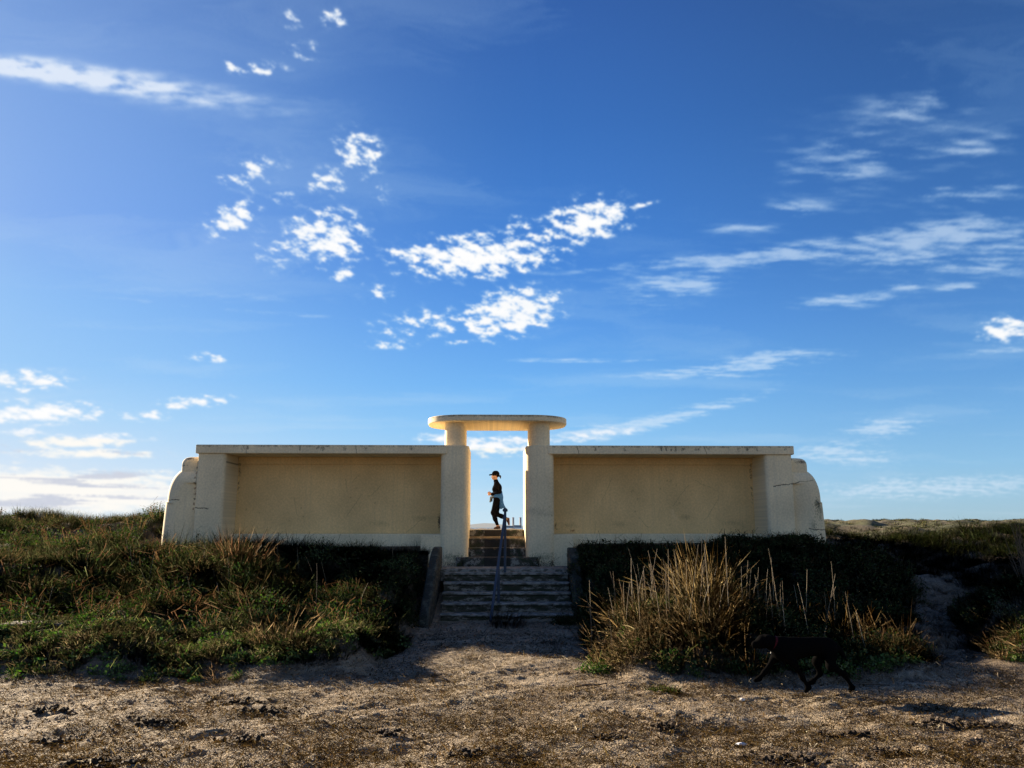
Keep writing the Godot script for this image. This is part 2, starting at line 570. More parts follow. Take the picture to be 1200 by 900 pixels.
func render_texture() -> ImageTexture:
	# painted cement render of the whole shelter: 18 m by 5 m, mapped by the shelter's own x and y
	var w := 2048
	var h := 512
	var lo := FastNoiseLite.new()
	setup_noise(lo, 41, 0.006, 4)
	var hi := FastNoiseLite.new()
	setup_noise(hi, 42, 0.14, 3)
	var dl := lo.get_image(w, h).get_data()
	var dh := hi.get_image(w, h).get_data()
	var drip := FastNoiseLite.new()
	setup_noise(drip, 43, 0.05, 3)
	var data := PackedByteArray()
	data.resize(w * h * 3)
	var cols := PackedFloat32Array()
	for x in w:
		cols.append(drip.get_noise_2d(x * 1.6, 3.0))
	for y in h:
		for x in w:
			var i := y * w + x
			var t := 1.0 + (dl[i] / 255.0 - 0.5) * 0.14 + (dh[i] / 255.0 - 0.5) * 0.13
			var g := 0.0                              # washed-down grey, in vertical runs
			var run := cols[x] * 0.75 + (dl[i] / 255.0 - 0.5) * 0.7
			if run > 0.16:
				g = minf(0.09, (run - 0.16) * 0.4)
			var c := Vector3(0.88, 0.805, 0.655) * t
			c = c.lerp(Vector3(0.62, 0.60, 0.55), g)
			data[i * 3] = clampi(int(c.x * 255.0), 0, 255)
			data[i * 3 + 1] = clampi(int(c.y * 255.0), 0, 255)
			data[i * 3 + 2] = clampi(int(c.z * 255.0), 0, 255)
	var im := Image.create_from_data(w, h, false, Image.FORMAT_RGB8, data)
	var r := RandomNumberGenerator.new()
	r.seed = 6
	var soot := Color(0.19, 0.18, 0.16)
	var moss := Color(0.20, 0.23, 0.17)
	var rust := Color(0.42, 0.24, 0.14)
	# rust spots and cracks of the left pier and buttress
	for k in 9:
		paint_blotch(im, r, Vector2(-7.63, 3.45 - k * 0.13), Vector2(0.025, 0.03), rust if k % 3 else soot, 0.75, 9)
	paint_crack(im, r, Vector2(-7.55, 2.44), Vector2(-7.22, 2.43), 0.8, 2.0)
	paint_crack(im, r, Vector2(-7.62, 3.62), Vector2(-7.60, 2.3), 0.35)
	paint_blotch(im, r, Vector2(-8.25, 1.75), Vector2(0.16, 0.26), soot, 0.5, 240)
	paint_blotch(im, r, Vector2(-8.05, 3.50), Vector2(0.14, 0.04), soot, 0.55, 90)
	paint_blotch(im, r, Vector2(-7.85, 3.68), Vector2(0.16, 0.04), soot, 0.5, 110)
	paint_crack(im, r, Vector2(-8.5, 2.615), Vector2(-7.98, 2.61), 0.65, 2.0)
	# edge of the roof slabs: dirt along the top arris and short runs
	for k in 240:
		var x := r.randf_range(1.4, 7.6) * (1.0 if r.randf() < 0.55 else -1.0)
		paint_blotch(im, r, Vector2(x, 3.99), Vector2(0.09, 0.018), soot, 0.35, 7)
	for k in 18:
		var x := r.randf_range(2.0, 7.5) * (1.0 if r.randf() < 0.65 else -1.0)
		paint_blotch(im, r, Vector2(x, 3.93), Vector2(0.05, 0.06), soot, 0.45, 22)
	for x in [4.2, 4.32, 4.45, 4.56, 2.5, 6.4, -6.3, -5.0]:
		paint_blotch(im, r, Vector2(x, 3.93), Vector2(0.03, 0.07), soot, 0.55, 22)
	for x in [-3.6, -6.35, 2.02, 5.3]:
		paint_crack(im, r, Vector2(x, 4.0), Vector2(x + 0.03, 3.8), 0.6)
	for k in 140:
		paint_blotch(im, r, Vector2(r.randf_range(-1.7, 1.7), 4.765), Vector2(0.07, 0.012), soot, 0.3, 7)
	# right buttress: long crack, mould and moss
	paint_crack(im, r, Vector2(7.05, 2.98), Vector2(7.75, 3.10), 0.75, 2.0)
	paint_crack(im, r, Vector2(7.75, 3.10), Vector2(8.15, 3.14), 0.4)
	paint_crack(im, r, Vector2(7.92, 1.93), Vector2(8.45, 1.88), 0.75, 2.0)
	paint_blotch(im, r, Vector2(8.25, 2.35), Vector2(0.20, 0.34), moss, 0.42, 420)
	paint_blotch(im, r, Vector2(8.20, 2.55), Vector2(0.10, 0.16), Color(0.12, 0.15, 0.12), 0.6, 150)
	paint_blotch(im, r, Vector2(8.05, 2.0), Vector2(0.10, 0.22), moss, 0.4, 120)
	paint_blotch(im, r, Vector2(7.9, 3.63), Vector2(0.2, 0.04), soot, 0.5, 130)
	paint_blotch(im, r, Vector2(7.62, 3.75), Vector2(0.03, 0.12), soot, 0.6, 70)
	paint_blotch(im, r, Vector2(8.0, 1.55), Vector2(0.55, 0.10), soot, 0.4, 420)
	# pillars and walls near the ground, corners of the recesses
	for x in [-1.1, 1.1]:
		paint_blotch(im, r, Vector2(x, 1.22), Vector2(0.42, 0.12), moss, 0.42, 420)
		paint_blotch(im, r, Vector2(x, 1.05), Vector2(0.42, 0.10), soot, 0.5, 420)
	paint_blotch(im, r, Vector2(-1.52, 2.1), Vector2(0.05, 0.24), soot, 0.55, 170)
	paint_blotch(im, r, Vector2(1.55, 2.0), Vector2(0.03, 0.14), soot, 0.6, 40)
	paint_blotch(im, r, Vector2(2.0, 1.87), Vector2(0.08, 0.02), rust, 0.6, 24)
	for s in [-1.0, 1.0]:
		for k in 11:
			paint_blotch(im, r, Vector2(s * 6.83, 3.6 - k * r.randf_range(0.08, 0.13)), Vector2(0.03, 0.05), soot, 0.7, 12 - k)
	for k in 26:
		paint_blotch(im, r, Vector2(r.randf_range(-6.8, 6.8), r.randf_range(1.9, 3.4)), Vector2(0.03, 0.03), Color(0.45, 0.38, 0.28), 0.35, 8)
	for k in 9:
		paint_blotch(im, r, Vector2(4.65 + 0.012 * k, 2.42 - 0.03 * k), Vector2(0.09, 0.008), Color(0.93, 0.88, 0.78), 0.5, 14)
	for k in 12:                                     # hairline cracks and old filled patches of the recess walls
		var x := r.randf_range(1.8, 6.5) * (1.0 if k % 2 else -1.0)
		var y := r.randf_range(2.0, 3.4)
		paint_crack(im, r, Vector2(x, y), Vector2(x + r.randf_range(-0.5, 0.5), y - r.randf_range(0.2, 0.7)), 0.15)
	for k in 9:
		paint_blotch(im, r, Vector2(r.randf_range(-6.6, 6.6), r.randf_range(1.95, 2.4)), Vector2(r.randf_range(0.2, 0.5), 0.10), Color(0.60, 0.55, 0.45), 0.22, 420)
	paint_crack(im, r, Vector2(2.2, 1.62), Vector2(5.8, 1.60), 0.25)
	return ImageTexture.create_from_image(im)


func lichen_texture(seed_: int, center_dark: bool) -> ImageTexture:
	# old concrete: dark algae, remains of white paint, pale lichen
	var size := 512
	var a := FastNoiseLite.new()
	setup_noise(a, seed_, 0.014, 4)
	var b := FastNoiseLite.new()
	setup_noise(b, seed_ + 1, 0.07, 4)
	var im := Image.create(size, size, false, Image.FORMAT_RGB8)
	var da := a.get_seamless_image(size, size).get_data()
	var db := b.get_seamless_image(size, size).get_data()
	for y in size:
		for x in size:
			var i := y * size + x
			var na := da[i] / 255.0
			var nb := db[i] / 255.0
			var c := Color(0.235, 0.215, 0.19).lerp(Color(0.33, 0.31, 0.275), nb)
			c = c.lerp(Color(0.17, 0.19, 0.125), smoothstep(0.5, 0.65, 1.0 - na + (nb - 0.5) * 0.5))
			var pale := 0.8 * smoothstep(0.58, 0.74, na + (nb - 0.5) * 0.5)
			if center_dark:
				var u := absf(float(x) / size - 0.5)
				pale *= 1.0 if u > 0.155 + (nb - 0.5) * 0.02 else 0.06
				if u < 0.155:
					c = c.lerp(Color(0.13, 0.115, 0.10), 0.75)
			c = c.lerp(Color(0.66, 0.65, 0.61).lerp(Color(0.48, 0.46, 0.41), nb), pale)
			im.set_pixel(x, y, c)
	return ImageTexture.create_from_image(im)


func blade_material(back: Color, rough := 0.75) -> StandardMaterial3D:
	var m := StandardMaterial3D.new()
	m.vertex_color_use_as_albedo = true
	m.roughness = rough
	m.backlight_enabled = true
	m.backlight = back
	m.cull_mode = BaseMaterial3D.CULL_DISABLED
	return m


func make_materials() -> void:
	var g := ground_textures()
	var earth := StandardMaterial3D.new()
	earth.vertex_color_use_as_albedo = true
	earth.albedo_texture = g[0]
	earth.uv1_triplanar = true
	earth.uv1_world_triplanar = true
	earth.uv1_scale = Vector3.ONE / 2.7
	earth.roughness = 0.95
	earth.heightmap_enabled = true
	earth.heightmap_texture = g[1]
	earth.heightmap_scale = 1.4
	mats.earth = earth
	var rt := render_texture()
	var bump := ImageTexture.create_from_image(noise_image(51, 0.05, 4, 512))
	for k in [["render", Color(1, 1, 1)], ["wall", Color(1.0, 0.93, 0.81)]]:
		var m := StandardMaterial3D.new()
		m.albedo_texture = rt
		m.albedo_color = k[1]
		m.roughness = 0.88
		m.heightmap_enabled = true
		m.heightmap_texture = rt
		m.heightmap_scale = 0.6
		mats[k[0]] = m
	var old := StandardMaterial3D.new()
	old.albedo_texture = lichen_texture(61, false)
	old.uv1_triplanar = true
	old.uv1_world_triplanar = true
	old.uv1_scale = Vector3(0.42, 1.1, 0.42)
	old.roughness = 0.92
	old.heightmap_enabled = true
	old.heightmap_texture = bump
	old.heightmap_scale = 1.5
	mats.old_concrete = old
	var cheek := old.duplicate()
	cheek.albedo_color = Color(0.62, 0.64, 0.58)
	mats.cheek = cheek
	var riser := StandardMaterial3D.new()
	riser.albedo_texture = lichen_texture(67, false)
	riser.roughness = 0.92
	mats.riser = riser
	var tread := StandardMaterial3D.new()
	tread.albedo_color = Color(0.55, 0.53, 0.49)
	var grit := noise_image(53, 0.022, 5, 512)
	grit.convert(Image.FORMAT_RGB8)
	for y in 512:
		for x in 512:
			var q := smoothstep(0.3, 0.65, grit.get_pixel(x, y).r)
			grit.set_pixel(x, y, Color(0.62, 0.61, 0.57).lerp(Color(1, 1, 1), q))
	tread.albedo_texture = ImageTexture.create_from_image(grit)
	tread.uv1_triplanar = true
	tread.uv1_world_triplanar = true
	tread.uv1_scale = Vector3(0.5, 0.8, 0.5)
	tread.roughness = 0.9
	mats.tread = tread
	var upper := StandardMaterial3D.new()
	upper.albedo_texture = lichen_texture(71, true)
	upper.roughness = 0.92
	mats.upper_step = upper
	var pave := StandardMaterial3D.new()
	pave.albedo_color = Color(0.52, 0.48, 0.41)
	pave.albedo_texture = ImageTexture.create_from_image(noise_image(52, 0.03, 5, 512))
	var ramp := noise_image(52, 0.03, 5, 512)
	ramp.convert(Image.FORMAT_RGB8)
	for y in 512:
		for x in 512:
			var t := ramp.get_pixel(x, y).r
			ramp.set_pixel(x, y, Color(0.85, 0.83, 0.80).lerp(Color(1, 1, 1), t))
	pave.albedo_texture = ImageTexture.create_from_image(ramp)
	pave.uv1_triplanar = true
	pave.uv1_world_triplanar = true
	pave.uv1_scale = Vector3.ONE * 0.5
	pave.roughness = 0.9
	mats.pavement = pave
	mats.rail = plain(Color(0.055, 0.068, 0.092), 0.5, 0.1)
	mats.grass = blade_material(Color(0.75, 0.8, 0.45))
	mats.straw = blade_material(Color(0.7, 0.62, 0.45))
	mats.twig = plain(Color(0.13, 0.09, 0.06), 0.9)
	mats.crumb = blade_material(Color(0, 0, 0), 0.95)
	mats.crumb.backlight_enabled = false
	mats.crumb.albedo_color = Color(0.16, 0.13, 0.10).linear_to_srgb()
	mats.rot = plain(Color(0.032, 0.024, 0.018), 0.95)
	mats.leaf = blade_material(Color(0.55, 0.7, 0.3), 0.85)
	for m in [mats.leaf, mats.grass, mats.straw]:
		m.metallic_specular = 0.15


# ------------------------------------------------------------------ ground

const LEFT_D := [0.0, 10.6, 11.0, 11.9, 12.8, 13.6, 14.4, 15.6, 16.8, 18.0, 19.6, 20.6, 22.2, 24.0, 30.0, 40.0, 60.0, 90.0, 140.0]
const LEFT_H := [0.0, 0.0, 0.06, 0.36, 0.44, 0.28, 0.22, 0.66, 0.92, 1.12, 1.30, 1.38, 1.80, 1.88, 1.88, 1.80, 0.9, -0.6, -2.4]
const FAR_LEFT_D := [0.0, 10.6, 11.0, 11.9, 12.8, 13.6, 14.2, 15.2, 16.4, 17.6, 18.6, 20.0, 21.2, 23.2, 25.0, 28.0, 40.0, 60.0, 90.0, 140.0]
const FAR_LEFT_H := [0.0, 0.0, 0.06, 0.36, 0.44, 0.28, 0.26, 0.82, 1.12, 0.98, 1.04, 1.42, 1.40, 1.98, 2.14, 1.95, 1.70, 0.8, -0.6, -2.4]
const PATH_D := [0.0, 15.0, 16.6, 17.3, 18.9, 20.4, 21.2, 21.8, 24.0, 30.0, 40.0, 60.0, 90.0, 140.0]
const PATH_H := [0.0, 0.0, 0.03, -0.02, 0.45, 0.60, 1.0, 1.84, 1.88, 1.88, 1.80, 0.9, -0.6, -2.4]
const RIGHT_D := [0.0, 10.8, 11.2, 12.0, 12.8, 14.0, 16.0, 18.0, 19.4, 20.6, 22.2, 24.0, 30.0, 40.0, 60.0, 90.0, 140.0]
const RIGHT_H := [0.0, 0.0, 0.10, 0.42, 0.62, 0.66, 0.70, 1.05, 1.36, 1.42, 1.82, 1.88, 1.88, 1.85, 0.9, -0.6, -2.4]
const TRACK_D := [0.0, 10.8, 13.0, 15.5, 17.5, 19.5, 22.0, 25.0, 30.0, 42.0, 60.0, 90.0, 140.0]
const TRACK_H := [0.0, 0.0, 0.14, 0.42, 0.74, 1.15, 1.70, 1.90, 1.95, 2.05, 1.1, -0.6, -2.4]
const FAR_RIGHT_D := [0.0, 10.4, 11.4, 12.6, 13.8, 15.0, 16.6, 18.4, 20.4, 22.4, 26.0, 33.0, 42.0, 60.0, 90.0, 140.0]
const FAR_RIGHT_H := [0.0, 0.0, 0.16, 0.66, 0.90, 0.74, 0.68, 0.98, 1.45, 1.86, 1.98, 2.08, 2.20, 1.2, -0.6, -2.4]


func track_x(d: float) -> float:
	return lut(d, [10.0, 12.0, 13.5, 15.0, 17.0, 20.0], [6.25, 6.5, 6.95, 7.6, 8.7, 10.0])


func cover(x: float, d: float) -> float:
	# how much plants cover the ground, 0 to 1
	var c := 0.0
	if d > 23.5:
		c = 1.0
		if absf(x + 0.37) < 9.3 and d < 27.0:
			c = 0.0
	elif x < -1.0:
		var front := lut(x, [-7.0, -3.8, -2.3, -1.9], [10.75, 10.75, 11.3, 12.8])
		var edge := lut(d, [12.5, 15.0, 17.0], [-1.75, -1.75, -2.05])
		c = smoothstep(front - 0.12, front + 0.25, d) * smoothstep(edge + 0.15, edge - 0.2, x)
	elif x > 0.7:
		var front := lut(x, [1.1, 2.0, 4.6, 5.6], [11.5, 11.0, 10.95, 11.3])
		var side := smoothstep(0.0, 0.3, absf(x - track_x(d)) - 0.3)
		var edge := lut(d, [11.0, 13.0, 17.0], [1.1, 1.3, 1.4])
		if x > track_x(d):
			front = 11.75
			if d > 17.5:
				side = 1.0
		c = smoothstep(front - 0.1, front + 0.25, d) * side * smoothstep(edge - 0.1, edge + 0.25, x)
	return c


func base_height(x: float, d: float) -> float:
	var h: float
	if x < -1.9:
		var l := lut(d, LEFT_D, LEFT_H)
		h = l + 0.22 * exp(-pow((x + 6.6) / 1.5, 2.0) - pow((d - 18.2) / 1.3, 2.0))
		if x < -7.0:
			h = lerpf(l, lut(d, FAR_LEFT_D, FAR_LEFT_H), smoothstep(-7.0, -9.8, x))
		if x > -2.6:
			h = lerpf(h, lut(d, PATH_D, PATH_H), smoothstep(-2.35, -1.9, x))
	elif x < 1.35:
		h = lut(d, PATH_D, PATH_H)
	else:
		var t := track_x(d)
		var off := x - t
		if off < -0.5:
			h = lut(d, RIGHT_D, RIGHT_H)
			h -= 0.26 * smoothstep(3.4, 4.2, x) * smoothstep(11.0, 12.2, d) * smoothstep(17.0, 14.5, d)
			h += 0.24 * exp(-pow((x - 3.0) / 0.75, 2.0) - pow((d - 13.0) / 1.0, 2.0)) - 0.16 * smoothstep(2.3, 1.4, x) * smoothstep(17.5, 15.5, d) * smoothstep(11.3, 12.2, d)
			if off > -1.2:
				h = lerpf(h, lut(d, TRACK_D, TRACK_H), smoothstep(-1.2, -0.5, off))
			if x < 1.8:
				h = lerpf(lut(d, PATH_D, PATH_H), h, smoothstep(1.35, 1.75, x))
		elif off < 0.5:
			h = lut(d, TRACK_D, TRACK_H)
		else:
			h = lerpf(lut(d, TRACK_D, TRACK_H), lut(d, FAR_RIGHT_D, FAR_RIGHT_H), smoothstep(0.5, 1.3, off))
	return h


func height(x: float, z: float, detail := true) -> float:
	var d := -z
	var h := base_height(x, d)
	var wild := smoothstep(10.5, 13.0, d) * (1.0 - smoothstep(60.0, 90.0, d))
	var flat_zone := absf(x + 0.37) < 9.0 and d > 19.3 and d < 27.0
	if flat_zone:
		return h - (0.06 if d > 21.5 else 0.0)
	h += big.get_noise_2d(x * 2.2, z * 2.2) * (0.05 + (0.42 if x > -7.0 and x < 0.0 else 0.26) * wild * smoothstep(1.9, 3.2, absf(x)) * (1.0 - 0.75 * smoothstep(17.6, 19.2, d) * smoothstep(9.5, 8.5, absf(x))))
	if d > 60.0:
		return h
	h += mid.get_noise_2d(x, z) * 0.035
	if detail:
		h += fine.get_noise_2d(x * 0.55, z) * (0.007 + 0.022 * smoothstep(-0.25, 0.3, mid.get_noise_2d(x * 0.45 + 9.0, z * 0.6)))
		if d < 11.5:
			var lump_ := mid.get_noise_2d(x * 1.7 + 40.0, z * 2.4)
			h += maxf(0.0, lump_ - 0.16) * 0.06
	return h


func steps_list(parts: Array) -> PackedFloat32Array:
	var out := PackedFloat32Array()
	var x: float = parts[0][0]
	for p in parts:
		while x < p[1] - 0.0001:
			out.append(x)
			x += p[2]
		x = p[1]
	out.append(x)
	return out


func ground() -> void:
	var xs := steps_list([[-9000, -1000, 2000], [-1000, -100, 225], [-100, -30, 10], [-30, -9, 0.3], [-9, 9, 0.05], [9, 30, 0.3], [30, 100, 10], [100, 1000, 225], [1000, 9000, 2000]])
	var zs := steps_list([[-9000, -1000, 2000], [-1000, -140, 215], [-140, -45, 5], [-45, -20, 0.25], [-20, -13, 0.09], [-13, -5.5, 0.05], [-5.5, 8, 0.5], [8, 100, 10], [100, 9000, 1500]])
	var w := xs.size()
	var h := zs.size()
	var v := PackedVector3Array()
	v.resize(w * h)
	var col := PackedColorArray()
	col.resize(w * h)
	var patch := FastNoiseLite.new()
	setup_noise(patch, 17, 0.55, 4)
	for j in h:
		var z := zs[j]
		for i in w:
			var x := xs[i]
			var y := height(x, z)
			if absf(x) > 60.0 or z > 60.0 or z < -140.0:
				y = minf(y, -2.5) if z < -50.0 or absf(x) > 400.0 else y
			v[j * w + i] = Vector3(x, y, z)
			var d := -z
			var c := Color(0.335, 0.290, 0.222)                  # dry sandy earth
			if d > 5.0 and d < 50.0 and absf(x) < 40.0:
				var n := patch.get_noise_2d(x, z)
				c = c.lerp(Color(0.28, 0.235, 0.175), smoothstep(0.0, 0.4, n))          # matted dead turf
				c = c.lerp(Color(0.355, 0.315, 0.250), smoothstep(0.05, 0.5, -n))        # bare sand
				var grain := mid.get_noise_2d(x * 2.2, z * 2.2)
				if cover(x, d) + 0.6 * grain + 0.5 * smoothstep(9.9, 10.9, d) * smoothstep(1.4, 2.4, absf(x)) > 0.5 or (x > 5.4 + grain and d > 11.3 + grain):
					c = Color(0.20, 0.165, 0.122) * (1.0 + 0.4 * n)              # brown dune soil under plants; on the right track painted darker for shade
				if d > 22.0 and x > 7.0:
					c = c.lerp(Color(0.10, 0.115, 0.042), 0.35 + 0.65 * smoothstep(-0.3, 0.05, n))
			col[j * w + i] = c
	var n := PackedVector3Array()
	n.resize(w * h)
	for j in h:
		for i in w:
			var i0 := maxi(i - 1, 0)
			var i1 := mini(i + 1, w - 1)
			var j0 := maxi(j - 1, 0)
			var j1 := mini(j + 1, h - 1)
			n[j * w + i] = (v[j1 * w + i] - v[j0 * w + i]).cross(v[j * w + i1] - v[j * w + i0]).normalized()
	var idx := PackedInt32Array()
	idx.resize((w - 1) * (h - 1) * 6)
	var o := 0
	for j in h - 1:
		for i in w - 1:
			var a := j * w + i
			idx[o] = a
			idx[o + 1] = a + 1
			idx[o + 2] = a + w
			idx[o + 3] = a + 1
			idx[o + 4] = a + w + 1
			idx[o + 5] = a + w
			o += 6
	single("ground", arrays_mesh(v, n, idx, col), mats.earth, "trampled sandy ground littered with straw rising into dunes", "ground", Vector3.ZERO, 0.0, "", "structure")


func far_shore() -> void:
	var sea := Soup.new()
	sea.flat(Vector3(-9000, -1.1, -52), Vector3(9000, -1.1, -52), Vector3(9000, -1.1, -8900), Vector3(-9000, -1.1, -8900), Vector3.UP)
	single("sea", sea.mesh(), plain(Color(0.05, 0.075, 0.09), 0.25), "calm bay water beyond the promenade", "sea", Vector3.ZERO, 0.0, "", "structure")
	# low hills across the bay
	var n := FastNoiseLite.new()
	setup_noise(n, 81, 0.0009, 3)
	var s := Soup.new()
	var rows := []
	for k in 121:
		var x := -4200.0 + 70.0 * k
		var top := 9.0 + 9.0 * n.get_noise_2d(x, 0.0) + 24.0 * exp(-pow((x + 190.0) / 150.0, 2.0))
		rows.append([Vector3(x, -3.0, -5800), Vector3(x, top * 0.7, -6050), Vector3(x, top, -6300), Vector3(x, -3.0, -7200)])
	for k in 120:
		for q in 3:
			var a: Vector3 = rows[k][q]
			var b: Vector3 = rows[k + 1][q]
			var c: Vector3 = rows[k + 1][q + 1]
			var d: Vector3 = rows[k][q + 1]
			var nn := Vector3(0, 1, 0.06 if q < 2 else -0.06).normalized()
			s.flat(a, b, c, d, nn)
	single("hills", s.mesh(), plain(Color(0.20, 0.23, 0.25), 1.0), "low blue hills on the far side of the bay", "hills", Vector3.ZERO, 0.0, "", "structure")
	var pale := plain(Color(0.42, 0.42, 0.42), 0.9)
	var band := plain(Color(0.36, 0.22, 0.20), 0.9)
	for k in 2:
		var x: float = [58.0, 8.0][k]
		var t := thing("chimney_stack", ["tall pale chimney stack across the bay, right of the jogger", "tall pale chimney stack across the bay, behind the jogger's raised foot"][k], "chimney", Vector3(x, -1.0, -5600), 0.0, "twin chimney stacks across the bay")
		part("shaft", tube([Vector3.ZERO, Vector3(0, 66, 0)], [8.2, 7.0], 16).mesh(), pale, t)
		part("rim", tube([Vector3(0, 66.01, 0), Vector3(0, 70, 0)], [7.4, 7.4], 16).mesh(), band, t)
	for k in 3:
		var b: Array = [[-20.0, 60.0, 12.0], [40.0, 52.0, 16.0], [92.0, 34.0, 20.0]][k]
		var t := thing("power_station_hall", ["low pale shed left of the far chimney stacks", "low pale hall at the foot of the far chimney stacks", "low grey hall right of the far chimney stacks"][k], "building", Vector3(b[0], -1.0, -5560), 0.0, "low halls by the chimney stacks")
		part("wall", block(-b[1] * 0.5, b[1] * 0.5, 0.0, b[2], -20, 20, 0.3).mesh(), pale, t)
		part("roof", block(-b[1] * 0.5 - 1, b[1] * 0.5 + 1, b[2] + 0.02, b[2] + 1.5, -21, 21, 0.3).mesh(), pale, t)


func promenade() -> void:
	var t := thing("promenade", "pale concrete promenade behind the shelter", "pavement", Vector3(-0.37, 0, -20.5), 0.0246, "", "structure")
	for i in 9:
		for j in 3:
			var x := -9.0 + i * 2.0
			part("paving_slab", block(x + 0.006, x + 1.994, 1.70, 1.90 - 0.004 * ((i * 7 + j * 3) % 3), -1.84 - (j + 1) * 1.6, -1.846 - j * 1.6, 0.008).mesh(), mats.pavement, t)


# ------------------------------------------------------------------ shelter

func bullnose(contour: PackedVector2Array, inner_x: float, z0: float, z1: float, r: float, mirror: float) -> Soup:
	# a slab whose outer and upper edge, given from the bottom up, is rounded towards the front
	var m := contour.size()
	var nn := []
	for i in m:
		var e := (contour[mini(i + 1, m - 1)] - contour[maxi(i - 1, 0)]).normalized()
		nn.append(Vector2(e.y, -e.x))
	var rings := []
	var norms := []
	for k in 11:
		var ring := []
		var nr := []
		var a := PI * 0.5 * maxi(k - 1, 0) / 9.0
		for i in m:
			var q: Vector2 = nn[i]
			var p: Vector2 = contour[i] - q * r * (1.0 - cos(a))
			p.x = maxf(p.x, inner_x)
			if ring.size():
				p.y = maxf(p.y, ring[-1].y)
			ring.append(Vector3(p.x * mirror, p.y, z0 if k == 0 else z1 - r + r * sin(a)))
			nr.append(Vector3(q.x * mirror * cos(a), q.y * cos(a), sin(a)))
		rings.append(ring)
		norms.append(nr)
	var s := Soup.new()
	for k in 10:
		for i in m - 1:
			s.quad(rings[k][i], rings[k][i + 1], rings[k + 1][i + 1], rings[k + 1][i], norms[k][i], norms[k][i + 1], norms[k + 1][i + 1], norms[k + 1][i])
	for z in [1, -1]:
		var ring: Array = rings[10] if z > 0 else rings[0]
		var o := Vector3(0, 0, z)
		for i in m - 1:
			var p: Vector3 = ring[i]
			var q: Vector3 = ring[i + 1]
			if q.y > p.y + 0.0001:
				var back := 0.09 if z > 0 and r > 0.2 else 0.0
				var oo := Vector3(-back * mirror, 0, z * 0.5).normalized()
				s.flat(p, q, Vector3(inner_x * mirror, q.y, q.z - back), Vector3(inner_x * mirror, p.y, p.z - back), oo)
	return s


func rendered(called: String, s: Soup, parent: Node, m := "render") -> MeshInstance3D:
	s.planar_uv(18.0, 5.0)
	return part(called, s.mesh(), mats[m], parent)


func shelter() -> void:
	var t := thing("seaside_shelter", "cream art deco seaside shelter with two roofed recesses and a central gateway", "shelter", Vector3(-0.37, 0, -20.5), 0.0246)
	for s in [-1.0, 1.0]:
		var flip := func(x0: float, x1: float, z0: float, z1: float, ri: float, ro: float) -> PackedVector2Array:
			# radii only on the two front corners: inner (towards the gate) and outer
			if s > 0:
				return rounded_rect(x0, z0, x1, z1, [0, 0, ro, ri])
			return rounded_rect(-x1, z0, -x0, z1, [0, 0, ri, ro])
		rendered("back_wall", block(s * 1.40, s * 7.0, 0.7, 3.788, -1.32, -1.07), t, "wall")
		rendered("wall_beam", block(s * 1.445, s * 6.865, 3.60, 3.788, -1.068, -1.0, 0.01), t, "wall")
		rendered("bench", block(s * 1.445, s * 6.865, 0.75, 1.785, -1.068, -0.52, 0.02), t)
		rendered("plinth", block(s * 1.40, s * 1.92, 0.7, 1.765, -0.518, -0.06, 0.02), t)
		rendered("floor", block(s * 1.93, s * 6.865, 0.6, 1.20, -0.518, 0.02, 0.02), t)
		var roof := rendered("roof_slab", extrude(flip.call(1.26, 7.62, -1.36, 0.05, 0.07, 0.02), 3.79, 4.012, 0.015), t)
		roof.name = "roof_slab"
		rendered("pier", extrude(flip.call(6.87, 7.56, -1.30, 0.0, 0.10, 0.03), 0.7, 3.789, 0.004), t)
		var low := PackedVector2Array([Vector2(8.50, 0.6), Vector2(8.485, 1.2), Vector2(8.465, 1.8), Vector2(8.44, 2.4), Vector2(8.43, 2.585), Vector2(8.415, 2.60), Vector2(8.395, 2.612)])
		var arc := PackedVector2Array()
		for k in 15:
			var a := PI * 0.5 * k / 14.0
			arc.append(Vector2(7.86 + 0.535 * pow(cos(a), 0.85), 2.64 + 0.81 * pow(sin(a), 0.95)))
		arc.append(Vector2(7.70, 3.455))
		arc.append(Vector2(7.565, 3.46))
		var whole := low.duplicate()
		whole.append_array(arc)
		rendered("curved_buttress", bullnose(whole, 7.563, -1.28, -0.05, 0.40, s), t)
		var hump := PackedVector2Array([Vector2(8.055, 3.2), Vector2(8.055, 3.54), Vector2(8.045, 3.60), Vector2(8.01, 3.66), Vector2(7.955, 3.70), Vector2(7.88, 3.718), Vector2(7.78, 3.724), Vector2(7.565, 3.726)])
		rendered("buttress_cap", bullnose(hump, 7.564, -1.20, -0.18, 0.12, s), t)
		rendered("gate_pillar", extrude(flip.call(0.73, 1.44, -1.9, 0.02, 0.20, 0.16), 0.7, 4.006, 0.012), t)
		rendered("column", extrude(rounded_rect(minf(s * 0.835, s * 1.365), -1.65, maxf(s * 0.835, s * 1.365), -0.14, [0.24, 0.24, 0.24, 0.24]), 4.004, 4.632, 0.004), t)
	rendered("lintel_slab", extrude(rounded_rect(-1.84, -2.05, 1.84, 0.16, [0.95, 0.95, 0.95, 0.95], 18), 4.63, 4.785, 0.012), t)


# ------------------------------------------------------------------ steps, walls, rail

